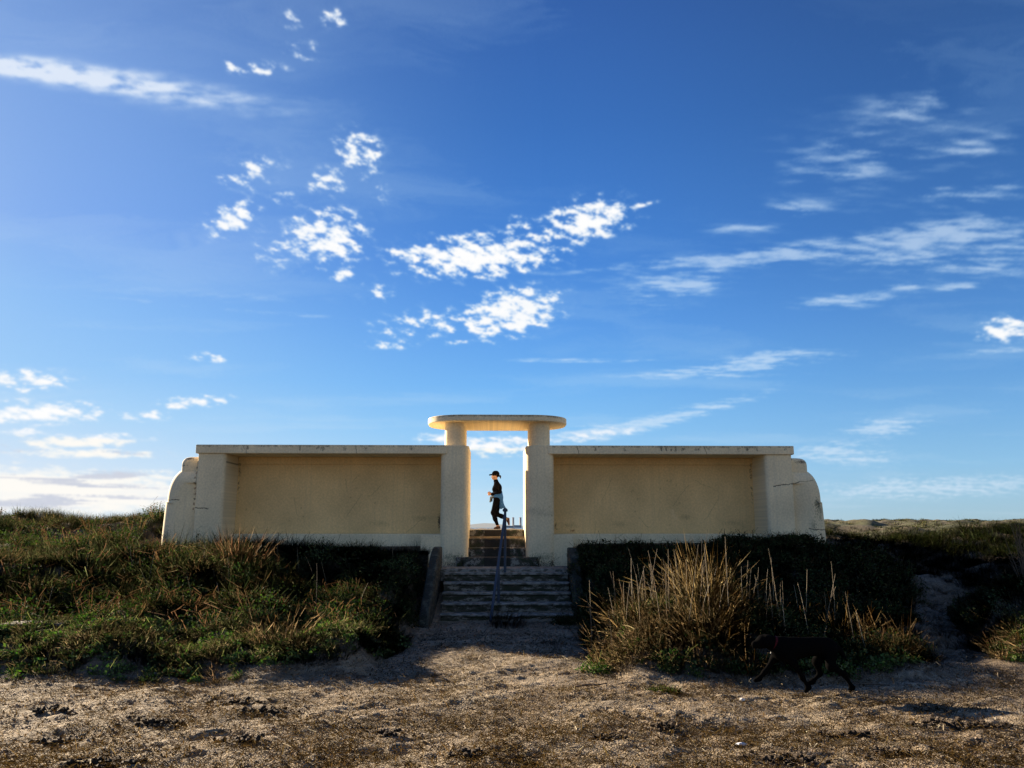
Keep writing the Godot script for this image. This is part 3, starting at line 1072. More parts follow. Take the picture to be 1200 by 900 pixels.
func worn(x0: float, x1: float, y0: float, y1: float, z0: float, z1: float, r: RandomNumberGenerator, amount := 0.012) -> Soup:
	# a cast step with a chipped, uneven front arris
	var s := Soup.new()
	var n := 28
	var front := []
	for i in n + 1:
		var x := lerpf(x0, x1, float(i) / n)
		var chip := amount * (2.2 * maxf(0.0, r.randfn(0.0, 1.0) - 0.7) + 0.5 * r.randf())
		front.append([Vector3(x, y0, z1), Vector3(x, y1 - 0.018 - chip, z1 + 0.3 * chip), Vector3(x, y1 - 0.003 * r.randf(), z1 - 0.018 - chip), Vector3(x, y1, z0)])
	for i in n:
		for k in 3:
			var a: Vector3 = front[i][k]
			var b: Vector3 = front[i + 1][k]
			var c: Vector3 = front[i + 1][k + 1]
			var d: Vector3 = front[i][k + 1]
			var o := (b - a).cross(d - a).normalized()
			if o.y + o.z < 0.0:
				o = -o
			s.flat(a, b, c, d, o)
	for e in [0, n]:
		var o := Vector3(-1 if e == 0 else 1, 0, 0)
		var f: Array = front[e]
		s.flat(f[0], f[1], f[3], Vector3(f[0].x, y0, z0), o)
	s.flat(front[0][3], front[n][3], Vector3(x1, y0, z0), Vector3(x0, y0, z0), Vector3(0, 0, -1))
	s.flat(front[0][0], front[n][0], Vector3(x1, y0, z0), Vector3(x0, y0, z0), Vector3.DOWN)
	return s


func stairs() -> void:
	var r := RandomNumberGenerator.new()
	r.seed = 15
	var t := thing("lower_steps", "mossy concrete steps with flaking pale paint leading up from the sand", "steps", Vector3(-0.12, 0, -18.9))
	# five risers up to the landing, the lowest half buried
	for k in 5:
		var top := 0.93 - k * 0.192
		var zf := 0.36 * k
		var body := worn(-1.42 + 0.01 * k, 1.40, top - 0.30, top - 0.052, zf - 0.42, zf - 0.03, r)
		body.planar_uv(2.9, 1.1)
		var st := part("step", body.mesh(), mats.riser, t)
		part("tread", worn(-1.43 + 0.01 * k, 1.41, top - 0.05, top - 0.002 * k, zf - 0.40, zf, r, 0.007).mesh(), mats.tread, st)
	part("landing", worn(-1.70, 1.62, 0.72, 1.0, -1.72, -0.30, r, 0.008).mesh(), mats.tread, t)
	var u := thing("upper_steps", "upper flight of patchy steps with dark painted middle inside the gateway", "steps", Vector3(-0.37, 0, -20.5), 0.0246)
	for k in 4:
		var top := 1.22 + k * 0.222
		var half := 1.02 if k == 0 else 0.728
		var zf := 0.10 - 0.46 * k
		var s := worn(-half, half, top - (0.42 if k else 0.5), top, zf - (0.62 if k == 0 else 0.60), zf, r)
		s.planar_uv(2.1, 2.1)
		part("step", s.mesh(), mats.upper_step, u)


func retaining_walls() -> void:
	var r := RandomNumberGenerator.new()
	r.seed = 19
	# cheek walls beside the steps, top sloping down to the sand
	for k in 2:
		var x0: float = [-1.86, 1.31][k]
		var x1: float = [-1.66, 1.53][k]
		var s := Soup.new()
		var prof := [Vector2(-0.05, -19.5), Vector2(1.50, -19.5), Vector2(1.48, -19.15), Vector2(1.30, -18.6), Vector2(0.95, -17.9), Vector2(0.55, -17.2), Vector2(0.22, -16.6), Vector2(-0.08, -16.35)]
		if k == 1:
			prof = [Vector2(-0.05, -19.5), Vector2(1.48, -19.5), Vector2(1.46, -19.1), Vector2(1.35, -18.7), Vector2(1.0, -18.1), Vector2(0.62, -17.5), Vector2(0.35, -17.2), Vector2(-0.08, -17.0)]
		for i in prof.size() - 1:
			var a: Vector2 = prof[i]
			var b: Vector2 = prof[i + 1]
			var o := Vector3(0, b.y - a.y, a.x - b.x).normalized()
			var w0 := r.randf_range(-0.012, 0.012)
			s.flat(Vector3(x0 + 0.03, a.x, a.y), Vector3(x1 - 0.03, a.x, a.y), Vector3(x1 - 0.03, b.x, b.y), Vector3(x0 + 0.03, b.x, b.y), o)
			for e in 2:
				var xe: float = x0 if e == 0 else x1
				var xi: float = x0 + 0.03 if e == 0 else x1 - 0.03
				var oo := Vector3(-1 if e == 0 else 1, 0, 0)
				s.flat(Vector3(xi, a.x, a.y), Vector3(xi, b.x, b.y), Vector3(xe, b.x - 0.03 + w0, b.y), Vector3(xe, a.x - 0.03 + w0, a.y), (oo + o).normalized())
				s.flat(Vector3(xe, a.x - 0.03 + w0, a.y), Vector3(xe, b.x - 0.03 + w0, b.y), Vector3(xe, -0.4, b.y), Vector3(xe, -0.4, a.y), oo)
		single("cheek_wall", s.mesh(), mats.cheek, ["lichen-spotted sloping cheek wall left of the lower steps", "overgrown sloping cheek wall right of the lower steps"][k], "wall", Vector3.ZERO, 0.0, "cheek walls of the steps")
	single("retaining_wall", block(-6.9, -2.0, -0.2, 1.405, -19.72, -19.45, 0.02).mesh(), mats.cheek, "dark low retaining wall under the left recess of the shelter", "wall", Vector3.ZERO, 0.0, "retaining walls below the shelter")
	single("retaining_wall", block(1.55, 8.3, -0.2, 1.48, -19.75, -19.47, 0.02).mesh(), mats.cheek, "dark low retaining wall under the right recess, hidden by brambles", "wall", Vector3.ZERO, 0.0, "retaining walls below the shelter")


func handrail() -> void:
	var t := thing("handrail", "blue painted steel handrail running down the middle of the steps", "handrail", Vector3(-0.16, 0, -19.0))
	var top := Vector3(0, 2.31, 0)
	var foot := Vector3(-0.275, 0.08, 2.1)
	part("post", tube([Vector3(0, 0.9, 0), top], [0.03, 0.03], 12).mesh(), mats.rail, t)
	part("knob", tube([top, top + Vector3(0, 0.02, 0), top + Vector3(0, 0.06, 0), top + Vector3(0, 0.085, 0)], [0.05, 0.062, 0.055, 0.02], 12).mesh(), mats.rail, t)
	part("rail", tube([top + Vector3(0, -0.03, 0.0), foot], [0.03, 0.03], 12).mesh(), mats.rail, t)
	var q := (top + Vector3(0, -0.03, 0)).lerp(foot, 0.5)
	part("post", tube([Vector3(q.x + 0.01, 0.3, q.z), Vector3(q.x, q.y, q.z)], [0.03, 0.03], 12).mesh(), mats.rail, t)


# ------------------------------------------------------------------ plants

func blades(r: RandomNumberGenerator, count: int, tall: float, spread: float, wide: float, lean: float, droop: float, tones: Array, wind := Vector3(0.18, 0, 0.05)) -> ArrayMesh:
	# a tuft: narrow ribbons of three pieces that bend over
	var v := PackedVector3Array()
	var n := PackedVector3Array()
	var c := PackedColorArray()
	var idx := PackedInt32Array()
	for k in count:
		var a := r.randf() * TAU
		var q := sqrt(r.randf())
		var p := Vector3(cos(a), 0, sin(a)) * spread * q
		var h := tall * r.randf_range(0.45, 1.05)
		var out := (Vector3(cos(a), 0, sin(a)) * q + Vector3(r.randfn(0, 0.5), 0, r.randfn(0, 0.5))) * lean + wind
		var dir := (Vector3.UP + out).normalized()
		var side := dir.cross(Vector3(r.randfn(0, 1), r.randfn(0, 0.3), r.randfn(0, 1))).normalized()
		var w := wide * r.randf_range(0.6, 1.2)
		var tone: Color = tones[r.randi() % tones.size()]
		tone = tone * r.randf_range(0.75, 1.25)
		var fall := droop * r.randf_range(0.2, 1.4)
		var at := p - dir * 0.03
		var base := v.size()
		for s in 4:
			var ww: float = [1.0, 0.9, 0.6, 0.08][s] * w
			var nn := side.cross(dir).normalized()
			v.append(at - side * ww)
			v.append(at + side * ww)
			n.append(nn)
			n.append(nn)
			c.append(tone)
			c.append(tone)
			at += dir * h / 3.0
			dir = (dir + Vector3(out.x, 0, out.z) * fall * 0.8 + Vector3.DOWN * fall * 0.5 * (s + 0.6)).normalized()
		for s in 3:
			var b := base + s * 2
			idx.append_array([b, b + 1, b + 2, b + 1, b + 3, b + 2])
	return arrays_mesh(v, n, idx, c)


func leaves(r: RandomNumberGenerator, count: int, size: Vector3, leaf: float, tones: Array, stems := 10, stem_tone := Color(0.10, 0.06, 0.035)) -> ArrayMesh:
	# a low leafy clump: folded leaves through its volume on thin arching stems
	var v := PackedVector3Array()
	var n := PackedVector3Array()
	var c := PackedColorArray()
	var idx := PackedInt32Array()
	for k in count:
		var d := Vector3(r.randfn(0, 1), absf(r.randfn(0, 1)), r.randfn(0, 1)).normalized() * pow(r.randf(), 0.45)
		var p := Vector3(d.x * size.x, d.y * size.y, d.z * size.z)
		var axis := (Vector3(r.randfn(0, 1), r.randfn(0.2, 0.6), r.randfn(0, 1))).normalized()
		var side := axis.cross(Vector3(r.randfn(0, 1), r.randfn(0, 1), r.randfn(0, 1))).normalized()
		var up := side.cross(axis)
		var l := leaf * r.randf_range(0.55, 1.25)
		var tone: Color = tones[r.randi() % tones.size()] * r.randf_range(0.7, 1.3)
		var b := v.size()
		v.append_array([p, p + axis * l * 0.5 + side * l * 0.33 + up * l * 0.12, p + axis * l, p + axis * l * 0.5 - side * l * 0.33 + up * l * 0.12, p + axis * l * 0.5])
		for q in 5:
			n.append((up + side * [0.0, -0.35, 0.0, 0.35, 0.0][q]).normalized())
			c.append(tone)
		idx.append_array([b, b + 4, b + 1, b + 1, b + 4, b + 2, b + 2, b + 4, b + 3, b + 3, b + 4, b])
	for k in stems:
		var a := r.randf() * TAU
		var p0 := Vector3(cos(a) * size.x * 0.3, -0.03, sin(a) * size.z * 0.3)
		var p1 := p0 + Vector3(cos(a) * size.x * 0.4, size.y * r.randf_range(0.6, 1.15), sin(a) * size.z * 0.4)
		var p2 := p1 + Vector3(r.randfn(0, 0.12), r.randf_range(-0.1, 0.12), r.randfn(0, 0.12))
		var w := 0.004
		var b := v.size()
		for p in [p0, p1, p2]:
			v.append(p - Vector3(w, 0, 0))
			v.append(p + Vector3(w, 0, 0))
			n.append(Vector3(0, 0.2, 1).normalized())
			n.append(Vector3(0, 0.2, 1).normalized())
			c.append(stem_tone)
			c.append(stem_tone)
		idx.append_array([b, b + 1, b + 2, b + 1, b + 3, b + 2, b + 2, b + 3, b + 4, b + 3, b + 5, b + 4])
	return arrays_mesh(v, n, idx, c)


func scatter(parent: Node, called: String, kinds: Array, m: Material, spots: Array) -> void:
	# spots: [position, scale, tint]; shares the places out over the mesh variants
	var lists := []
	for k in kinds:
		lists.append([])
	for i in spots.size():
		lists[i % kinds.size()].append(spots[i])
	for k in kinds.size():
		if lists[k].is_empty():
			continue
		var mm := MultiMesh.new()
		mm.transform_format = MultiMesh.TRANSFORM_3D
		mm.use_colors = true
		mm.mesh = kinds[k]
		mm.instance_count = lists[k].size()
		for i in lists[k].size():
			var s: Array = lists[k][i]
			var b := Basis(Vector3.UP, rng.randf() * TAU) if s.size() < 4 else Basis(Vector3.UP, rng.randf_range(-0.5, 0.5))
			b = Basis(Vector3(rng.randfn(0, 1), 0, rng.randfn(0, 1) + 0.01).normalized(), rng.randfn(0.0, 0.13)) * b
			b = b.scaled(Vector3(s[1], s[1] * rng.randf_range(0.85, 1.2), s[1]))
			mm.set_instance_transform(i, Transform3D(b, s[0]))
			mm.set_instance_color(i, s[2])
		var o := MultiMeshInstance3D.new()
		o.name = called
		o.multimesh = mm
		o.material_override = m
		parent.add_child(o, true)


func stuff(called: String, label: String, category: String) -> Node3D:
	return thing(called, label, category, Vector3.ZERO, 0.0, "", "stuff")


func spot(x: float, d: float, scale_: float, tint: Color) -> Array:
	return [Vector3(x, height(x, -d, false) - 0.015, -d), scale_, tint]


func tone(r: RandomNumberGenerator, a := 0.75, b := 1.25) -> Color:
	var k := r.randf_range(a, b)
	return Color(k * r.randf_range(0.92, 1.08), k, k * r.randf_range(0.9, 1.1))


func vegetation() -> void:
	var r := RandomNumberGenerator.new()
	r.seed = 2024
	var green := [Color(0.075, 0.105, 0.040), Color(0.095, 0.118, 0.050), Color(0.055, 0.080, 0.032), Color(0.125, 0.132, 0.062)]
	var olive := [Color(0.12, 0.125, 0.060), Color(0.16, 0.15, 0.08), Color(0.22, 0.185, 0.11), Color(0.085, 0.10, 0.045)]
	var gold := [Color(0.43, 0.32, 0.16), Color(0.36, 0.255, 0.12), Color(0.48, 0.385, 0.22), Color(0.29, 0.20, 0.10)]
	var brown := [Color(0.25, 0.18, 0.105), Color(0.31, 0.22, 0.13), Color(0.18, 0.13, 0.08), Color(0.37, 0.28, 0.17)]
	var dark := [Color(0.030, 0.045, 0.018), Color(0.045, 0.055, 0.022), Color(0.05, 0.042, 0.022), Color(0.025, 0.036, 0.016)]
	var fresh := [Color(0.085, 0.145, 0.036), Color(0.11, 0.16, 0.045), Color(0.065, 0.11, 0.028)]
	var short_green := []
	var long_green := []
	var dry := []
	var marram := []
	var turf := []
	var brambles := []
	var herbs := []
	var tangle := []
	var rough := []
	var loose := []
	var domes := []
	for k in 4:
		short_green.append(blades(r, 46, 0.23, 0.13, 0.0042, 0.6, 0.7, green + olive + [olive[2], Color(0.30, 0.25, 0.14), Color(0.14, 0.17, 0.06)]))
		long_green.append(blades(r, 48, 0.52, 0.15, 0.0048, 0.45, 0.55, green + green + olive))
		dry.append(blades(r, 60, 0.62, 0.14, 0.0042, 0.75, 0.95, gold + brown + [gold[2]]))
		marram.append(blades(r, 40, 0.40, 0.13, 0.0042, 0.35, 0.35, olive + olive + green + [gold[3]]))
		turf.append(blades(r, 40, 0.09, 0.14, 0.006, 0.6, 0.3, green + olive))
		brambles.append(leaves(r, 95, Vector3(0.26, 0.30, 0.26), 0.062, dark))
		tangle.append(blades(r, 44, 0.60, 0.24, 0.0042, 1.7, 0.3, gold + brown + [gold[2]], Vector3(0.35, 0, 0.1)))
		loose.append(blades(r, 26, 0.74, 0.22, 0.0040, 0.35, 0.3 + 0.25 * k, gold + [gold[2], brown[3]], Vector3(0.1, 0, 0.03)))
		domes.append(leaves(r, 420, Vector3(0.42, 0.36, 0.42), 0.034, [green[2], green[0], olive[3], dark[1], dark[0]] if k % 2 else [olive[0], olive[3], green[1], green[2]], 14))
		rough.append(blades(r, 50, 0.42, 0.16, 0.0045, 0.6, 0.6, dark + dark + [green[2], green[1], green[0], olive[0]]))
		herbs.append(leaves(r, 60, Vector3(0.14, 0.13, 0.14), 0.048, fresh + green, 4, Color(0.10, 0.11, 0.04)))

	# left: verge, bank and dune
	var a := []
	var b := []
	var c := []
	var e := []
	var f := []
	while a.size() < 2300:
		var x := r.randf_range(-9.5, -1.7)
		var d := r.randf_range(10.7, 14.6)
		if r.randf() > cover(x, d):
			continue
		a.append(spot(x, d, r.randf_range(0.6, 1.1) * (1.0 + 0.7 * mid.get_noise_2d(x * 0.7, d * 0.7)) * (0.7 if d < 11.3 else 1.0), tone(r, 0.85, 1.5)))
		if r.randf() < 0.34 + 0.5 * big.get_noise_2d(x * 5.0, d * 5.0):
			e.append(spot(x, d, r.randf_range(0.5, 1.1), tone(r, 0.9, 1.5)))
		if r.randf() < 0.06 + 0.4 * mid.get_noise_2d(x * 0.9, d * 0.9 + 30.0):
			f.append(spot(x, d, r.randf_range(0.3, 0.55), tone(r, 0.6, 1.1)))
	var bb := []
	var dm := []
	var bc := []
	while b.size() < 1500:
		var x := r.randf_range(-9.6, -2.05)
		var d := r.randf_range(14.0, 19.4)
		if r.randf() > cover(x, d):
			continue
		var clumpy := mid.get_noise_2d(x * 0.75, d * 0.75)
		var size := r.randf_range(0.55, 1.05) * (1.0 + 1.1 * clumpy) * lerpf(1.0, 0.75, smoothstep(-5.0, -3.6, x))
		var kind := big.get_noise_2d(x * 4.0 + 60.0, d * 4.0) + r.randfn(0.0, 0.18)
		if kind > 0.10:
			bb.append(spot(x, d, size * 1.15, tone(r, 0.6, 1.3)))
		elif kind < -0.34:
			f.append(spot(x, d, size * 0.8, tone(r, 0.4, 0.75)))
		else:
			b.append(spot(x, d, size, tone(r, 0.6, 1.15)))
		if r.randf() < 0.14 and clumpy > 0.0:
			bc.append(spot(x, d, r.randf_range(0.6, 1.1), tone(r, 0.7, 1.3)))
		if r.randf() < 0.12 and x > -5.5:
			e.append(spot(x, d, r.randf_range(0.8, 1.5), tone(r, 0.35, 0.6)))
	while c.size() < 4200:
		var x := r.randf_range(-20.0, -7.6)
		var d := r.randf_range(14.3, 26.5)
		if x > -9.4 and d > 19.2 and d < 22.6:
			continue
		var bare := mid.get_noise_2d(x * 0.35, d * 0.35 + 9.0)
		if absf(x + 8.9) < 1.1 and absf(d - 20.2) < 1.3 and r.randf() < 0.9:
			continue
		if bare > 0.32 and r.randf() < 0.6:
			continue
		c.append(spot(x, d, r.randf_range(0.55, 1.0) * (1.0 + 0.8 * mid.get_noise_2d(x * 0.4, d * 0.4)), tone(r, 0.7, 1.15)))
		if r.randf() < 0.05:
			e.append(spot(x, d, r.randf_range(0.9, 1.5), tone(r, 0.6, 1.0)))
	var s1 := stuff("verge_grass", "short green and olive grass on the left verge", "grass")
	scatter(s1, "grass_tufts", short_green, mats.grass, a)
	var s2 := stuff("bank_grass", "long dark green grass on the bank left of the steps", "grass")
	scatter(s2, "grass_tufts", long_green, mats.grass, b)
	scatter(s2, "dark_tufts", rough, mats.grass, bb)
	for k in 420:
		var x := r.randf_range(-16.0, -2.1)
		var d := r.randf_range(13.2, 24.0) if x < -9.5 else r.randf_range(13.2, 19.2)
		if big.get_noise_2d(x * 5.0 + 90.0, d * 5.0) < -0.05 and x < -4.2:
			continue
		if cover(x, d) > 0.8:
			dm.append(spot(x, d, r.randf_range(0.55, 1.45) * (0.8 if x > -4.0 else 1.0), tone(r, 0.6, 1.2)))
	var s6 := stuff("low_bushes", "dark low bushes among the grass of the left bank", "bushes")
	for k in 60:                                     # scrub beside the left cheek wall
		bc.append(spot(r.randf_range(-2.5, -1.95), r.randf_range(15.6, 19.2), r.randf_range(0.4, 0.85), tone(r, 0.7, 1.3)))
	scatter(s6, "leaf_clumps", brambles, mats.leaf, bc)
	scatter(s6, "bushes", domes, mats.leaf, dm)
	var s3 := stuff("dune_grass", "olive dune grass covering the left dunes", "grass")
	scatter(s3, "grass_tufts", marram, mats.grass, c)
	var s4 := stuff("green_herbs", "small leafy green weeds among the left grass", "weeds")
	scatter(s4, "leaf_clumps", herbs, mats.leaf, e)
	var s5 := stuff("dead_grass", "straw coloured dead grass mixed into the left bank", "dry grass")
	scatter(s5, "grass_tufts", dry, mats.straw, f)

	# right: dry grass front, brambles against the wall
	var g := []
	var h := []
	var i2 := []
	var k2 := []
	while g.size() < 160:
		var x := r.randf_range(0.9, 5.7)
		var d := r.randf_range(11.0, 14.8)
		if r.randf() > cover(x, d):
			continue
		var n := big.get_noise_2d(x * 3.0 + 11.0, d * 3.0)
		var want := (0.62 if x < 3.5 else 0.5) + 2.4 * n
		if r.randf() > want:
			continue
		g.append(spot(x, d, r.randf_range(0.6, 1.1) * (1.0 + 0.45 * exp(-pow((x - 2.9) / 0.7, 2.0))) * (0.62 if d < 11.5 else 1.0), tone(r, 0.7, 1.2)))
	for k in 620:                                    # thin straw down the front of the bank
		var x := r.randf_range(0.95, 3.4) if k < 400 else r.randf_range(3.0, 5.7)
		var d := r.randf_range(10.95, 12.9)
		if r.randf() < cover(x, d):
			g.append(spot(x, d, r.randf_range(0.35, 0.7), tone(r, 0.7, 1.1)))
	while h.size() < 900:
		var x := r.randf_range(1.2, 8.6)
		var d := r.randf_range(14.0, 19.46)
		if r.randf() > cover(x, d):
			continue
		h.append(spot(x, d, r.randf_range(0.55, 1.15), tone(r, 0.7, 1.3)))
	for k in 34:                                     # scrub crowding the right end of the steps
		var sp := spot(r.randf_range(0.85, 1.5), r.randf_range(16.5, 17.3), r.randf_range(0.3, 0.75), tone(r, 0.7, 1.3))
		h.append(sp)
	for k in 70:                                     # over the right cheek wall and its foot
		var d := r.randf_range(16.6, 19.3)
		var sp := spot(r.randf_range(1.32, 1.75), d, r.randf_range(0.35, 0.7), tone(r, 0.7, 1.3))
		sp[0].y = maxf(sp[0].y, lut(d, [17.0, 17.5, 18.7, 19.3], [0.0, 0.55, 1.28, 1.38])) - 0.04
		h.append(sp)
	for k in 330:
		var x := r.randf_range(1.6, 8.4)
		var d := r.randf_range(19.0, 19.55)
		var sp := spot(x, d, r.randf_range(0.5, 1.0), tone(r, 0.7, 1.3))
		sp[0].y = 1.24 + 0.24 * big.get_noise_2d(x * 4.0, 3.0) + (0.28 * smoothstep(4.2, 5.6, x) * smoothstep(7.9, 6.4, x)) - 0.12 * smoothstep(2.3, 1.6, x)
		h.append(sp)
	while i2.size() < 900:
		var x := r.randf_range(0.9, 5.6)
		var d := r.randf_range(10.95, 14.8)
		if r.randf() > cover(x, d):
			continue
		var n := mid.get_noise_2d(x * 0.8, d * 0.8 + 50.0) + (0.25 if x > 4.2 else 0.0)
		if n < -0.05 and r.randf() < 0.8:
			continue
		i2.append(spot(x, d, r.randf_range(0.6, 1.25), tone(r, 0.6, 1.15)))
	while k2.size() < 1700:
		var x := r.randf_range(1.2, 8.2)
		var d := r.randf_range(11.6, 19.3)
		if r.randf() > cover(x, d):
			continue
		if d < 12.4 and r.randf() < 0.5:
			continue
		k2.append(spot(x, d, r.randf_range(0.5, 1.0), tone(r, 0.6, 1.05)))
	var t1 := stuff("golden_grass", "tangled golden dry grass on the bank right of the path", "dry grass")
	scatter(t1, "grass_tufts", loose + tangle, mats.straw, g)
	var dr := []
	for k in 150:
		var x := r.randf_range(1.5, 8.0)
		var d := r.randf_range(11.8, 19.0)
		if cover(x, d) > 0.8 and (x > 3.4 or d > 13.5):
			dr.append(spot(x, d, r.randf_range(0.45, 1.0), tone(r, 0.6, 1.15)))
	for k in 26:
		var x := r.randf_range(1.8, 8.2)
		dr.append([Vector3(x, 1.22, -19.3 + r.randf() * 0.3), r.randf_range(0.5, 1.1), tone(r, 0.5, 0.9)])
	var t2 := stuff("bramble_cover", "dark brambles covering the bank under the right recess", "brambles")
	scatter(t2, "leaf_clumps", brambles, mats.leaf, h)
	scatter(t2, "bushes", domes, mats.leaf, dr)
	for k in 170:
		var x := r.randf_range(1.6, 8.3) if k < 110 else r.randf_range(-6.8, -2.0)
		var sp := [Vector3(x, 1.36 + 0.1 * big.get_noise_2d(x * 6.0, 8.0), -19.5 + r.randf() * 0.2), r.randf_range(0.3, 0.85), tone(r, 0.6, 1.1)]
		k2.append(sp)
	for k in 40:                                     # tufts creeping into the track
		var d := r.randf_range(12.2, 18.0)
		k2.append(spot(track_x(d) + r.randfn(0.0, 0.35), d, r.randf_range(0.25, 0.6), tone(r, 0.6, 1.1)))
	var t3 := stuff("green_weeds", "fresh green weeds growing through the golden grass", "weeds")
	scatter(t3, "leaf_clumps", herbs, mats.leaf, i2)
	var t4 := stuff("rough_grass", "dull green rough grass on the right bank and along the wall tops", "grass")
	scatter(t4, "grass_tufts", rough + [long_green[0], long_green[1]], mats.grass, k2)

	# far right mound, scrub and plateau
	var m1 := []
	var m2 := []
	var m3 := []
	var m4 := []
	while m1.size() < 420:
		var d := r.randf_range(11.8, 15.4)
		var x := track_x(d) + r.randf_range(0.45, 3.4)
		m1.append(spot(x, d, r.randf_range(0.4, 0.75), tone(r, 0.75, 1.2)))
		if d < 12.8 or r.randf() < 0.25:
			m2.append(spot(x + 0.1, d - 0.1, r.randf_range(0.6, 1.1), tone(r, 0.7, 1.1)))
	while m3.size() < 1700:
		var d := r.randf_range(15.2, 22.4)
		var x := r.randf_range(6.5, 17.0)
		if absf(x - track_x(d)) < 0.6 and d < 18.2:
			continue
		if x < 8.3 and d > 19.3:
			continue
		m3.append(spot(x, d, r.randf_range(0.5, 1.1), tone(r, 0.7, 1.2)))
	while m4.size() < 5200:
		var d := r.randf_range(22.0, 46.0)
		var x := r.randf_range(8.8, 32.0)
		if mid.get_noise_2d(x * 0.22, d * 0.16) > 0.2 and r.randf() < 0.85:
			continue
		m4.append(spot(x, d, r.randf_range(0.7, 1.5), tone(r, 0.75, 1.3)))
	var u1 := stuff("mound_grass", "flattened golden grass on the small mound at the right edge", "dry grass")
	scatter(u1, "grass_tufts", tangle + [dry[0]], mats.straw, m1)
	var u2 := stuff("mound_weeds", "green weeds at the foot of the right mound", "weeds")
	scatter(u2, "leaf_clumps", herbs, mats.leaf, m2)
	var u3 := stuff("dark_scrub", "dark low scrub on the slope right of the shelter", "scrub")
	scatter(u3, "scrub_tufts", rough, mats.grass, m3)
	var u4 := stuff("dune_turf", "short green turf on the flat dune top at the right", "turf")
	scatter(u4, "grass_tufts", turf, mats.grass, m4)

	single_plants(r, dry, brown, gold, dark, fresh)


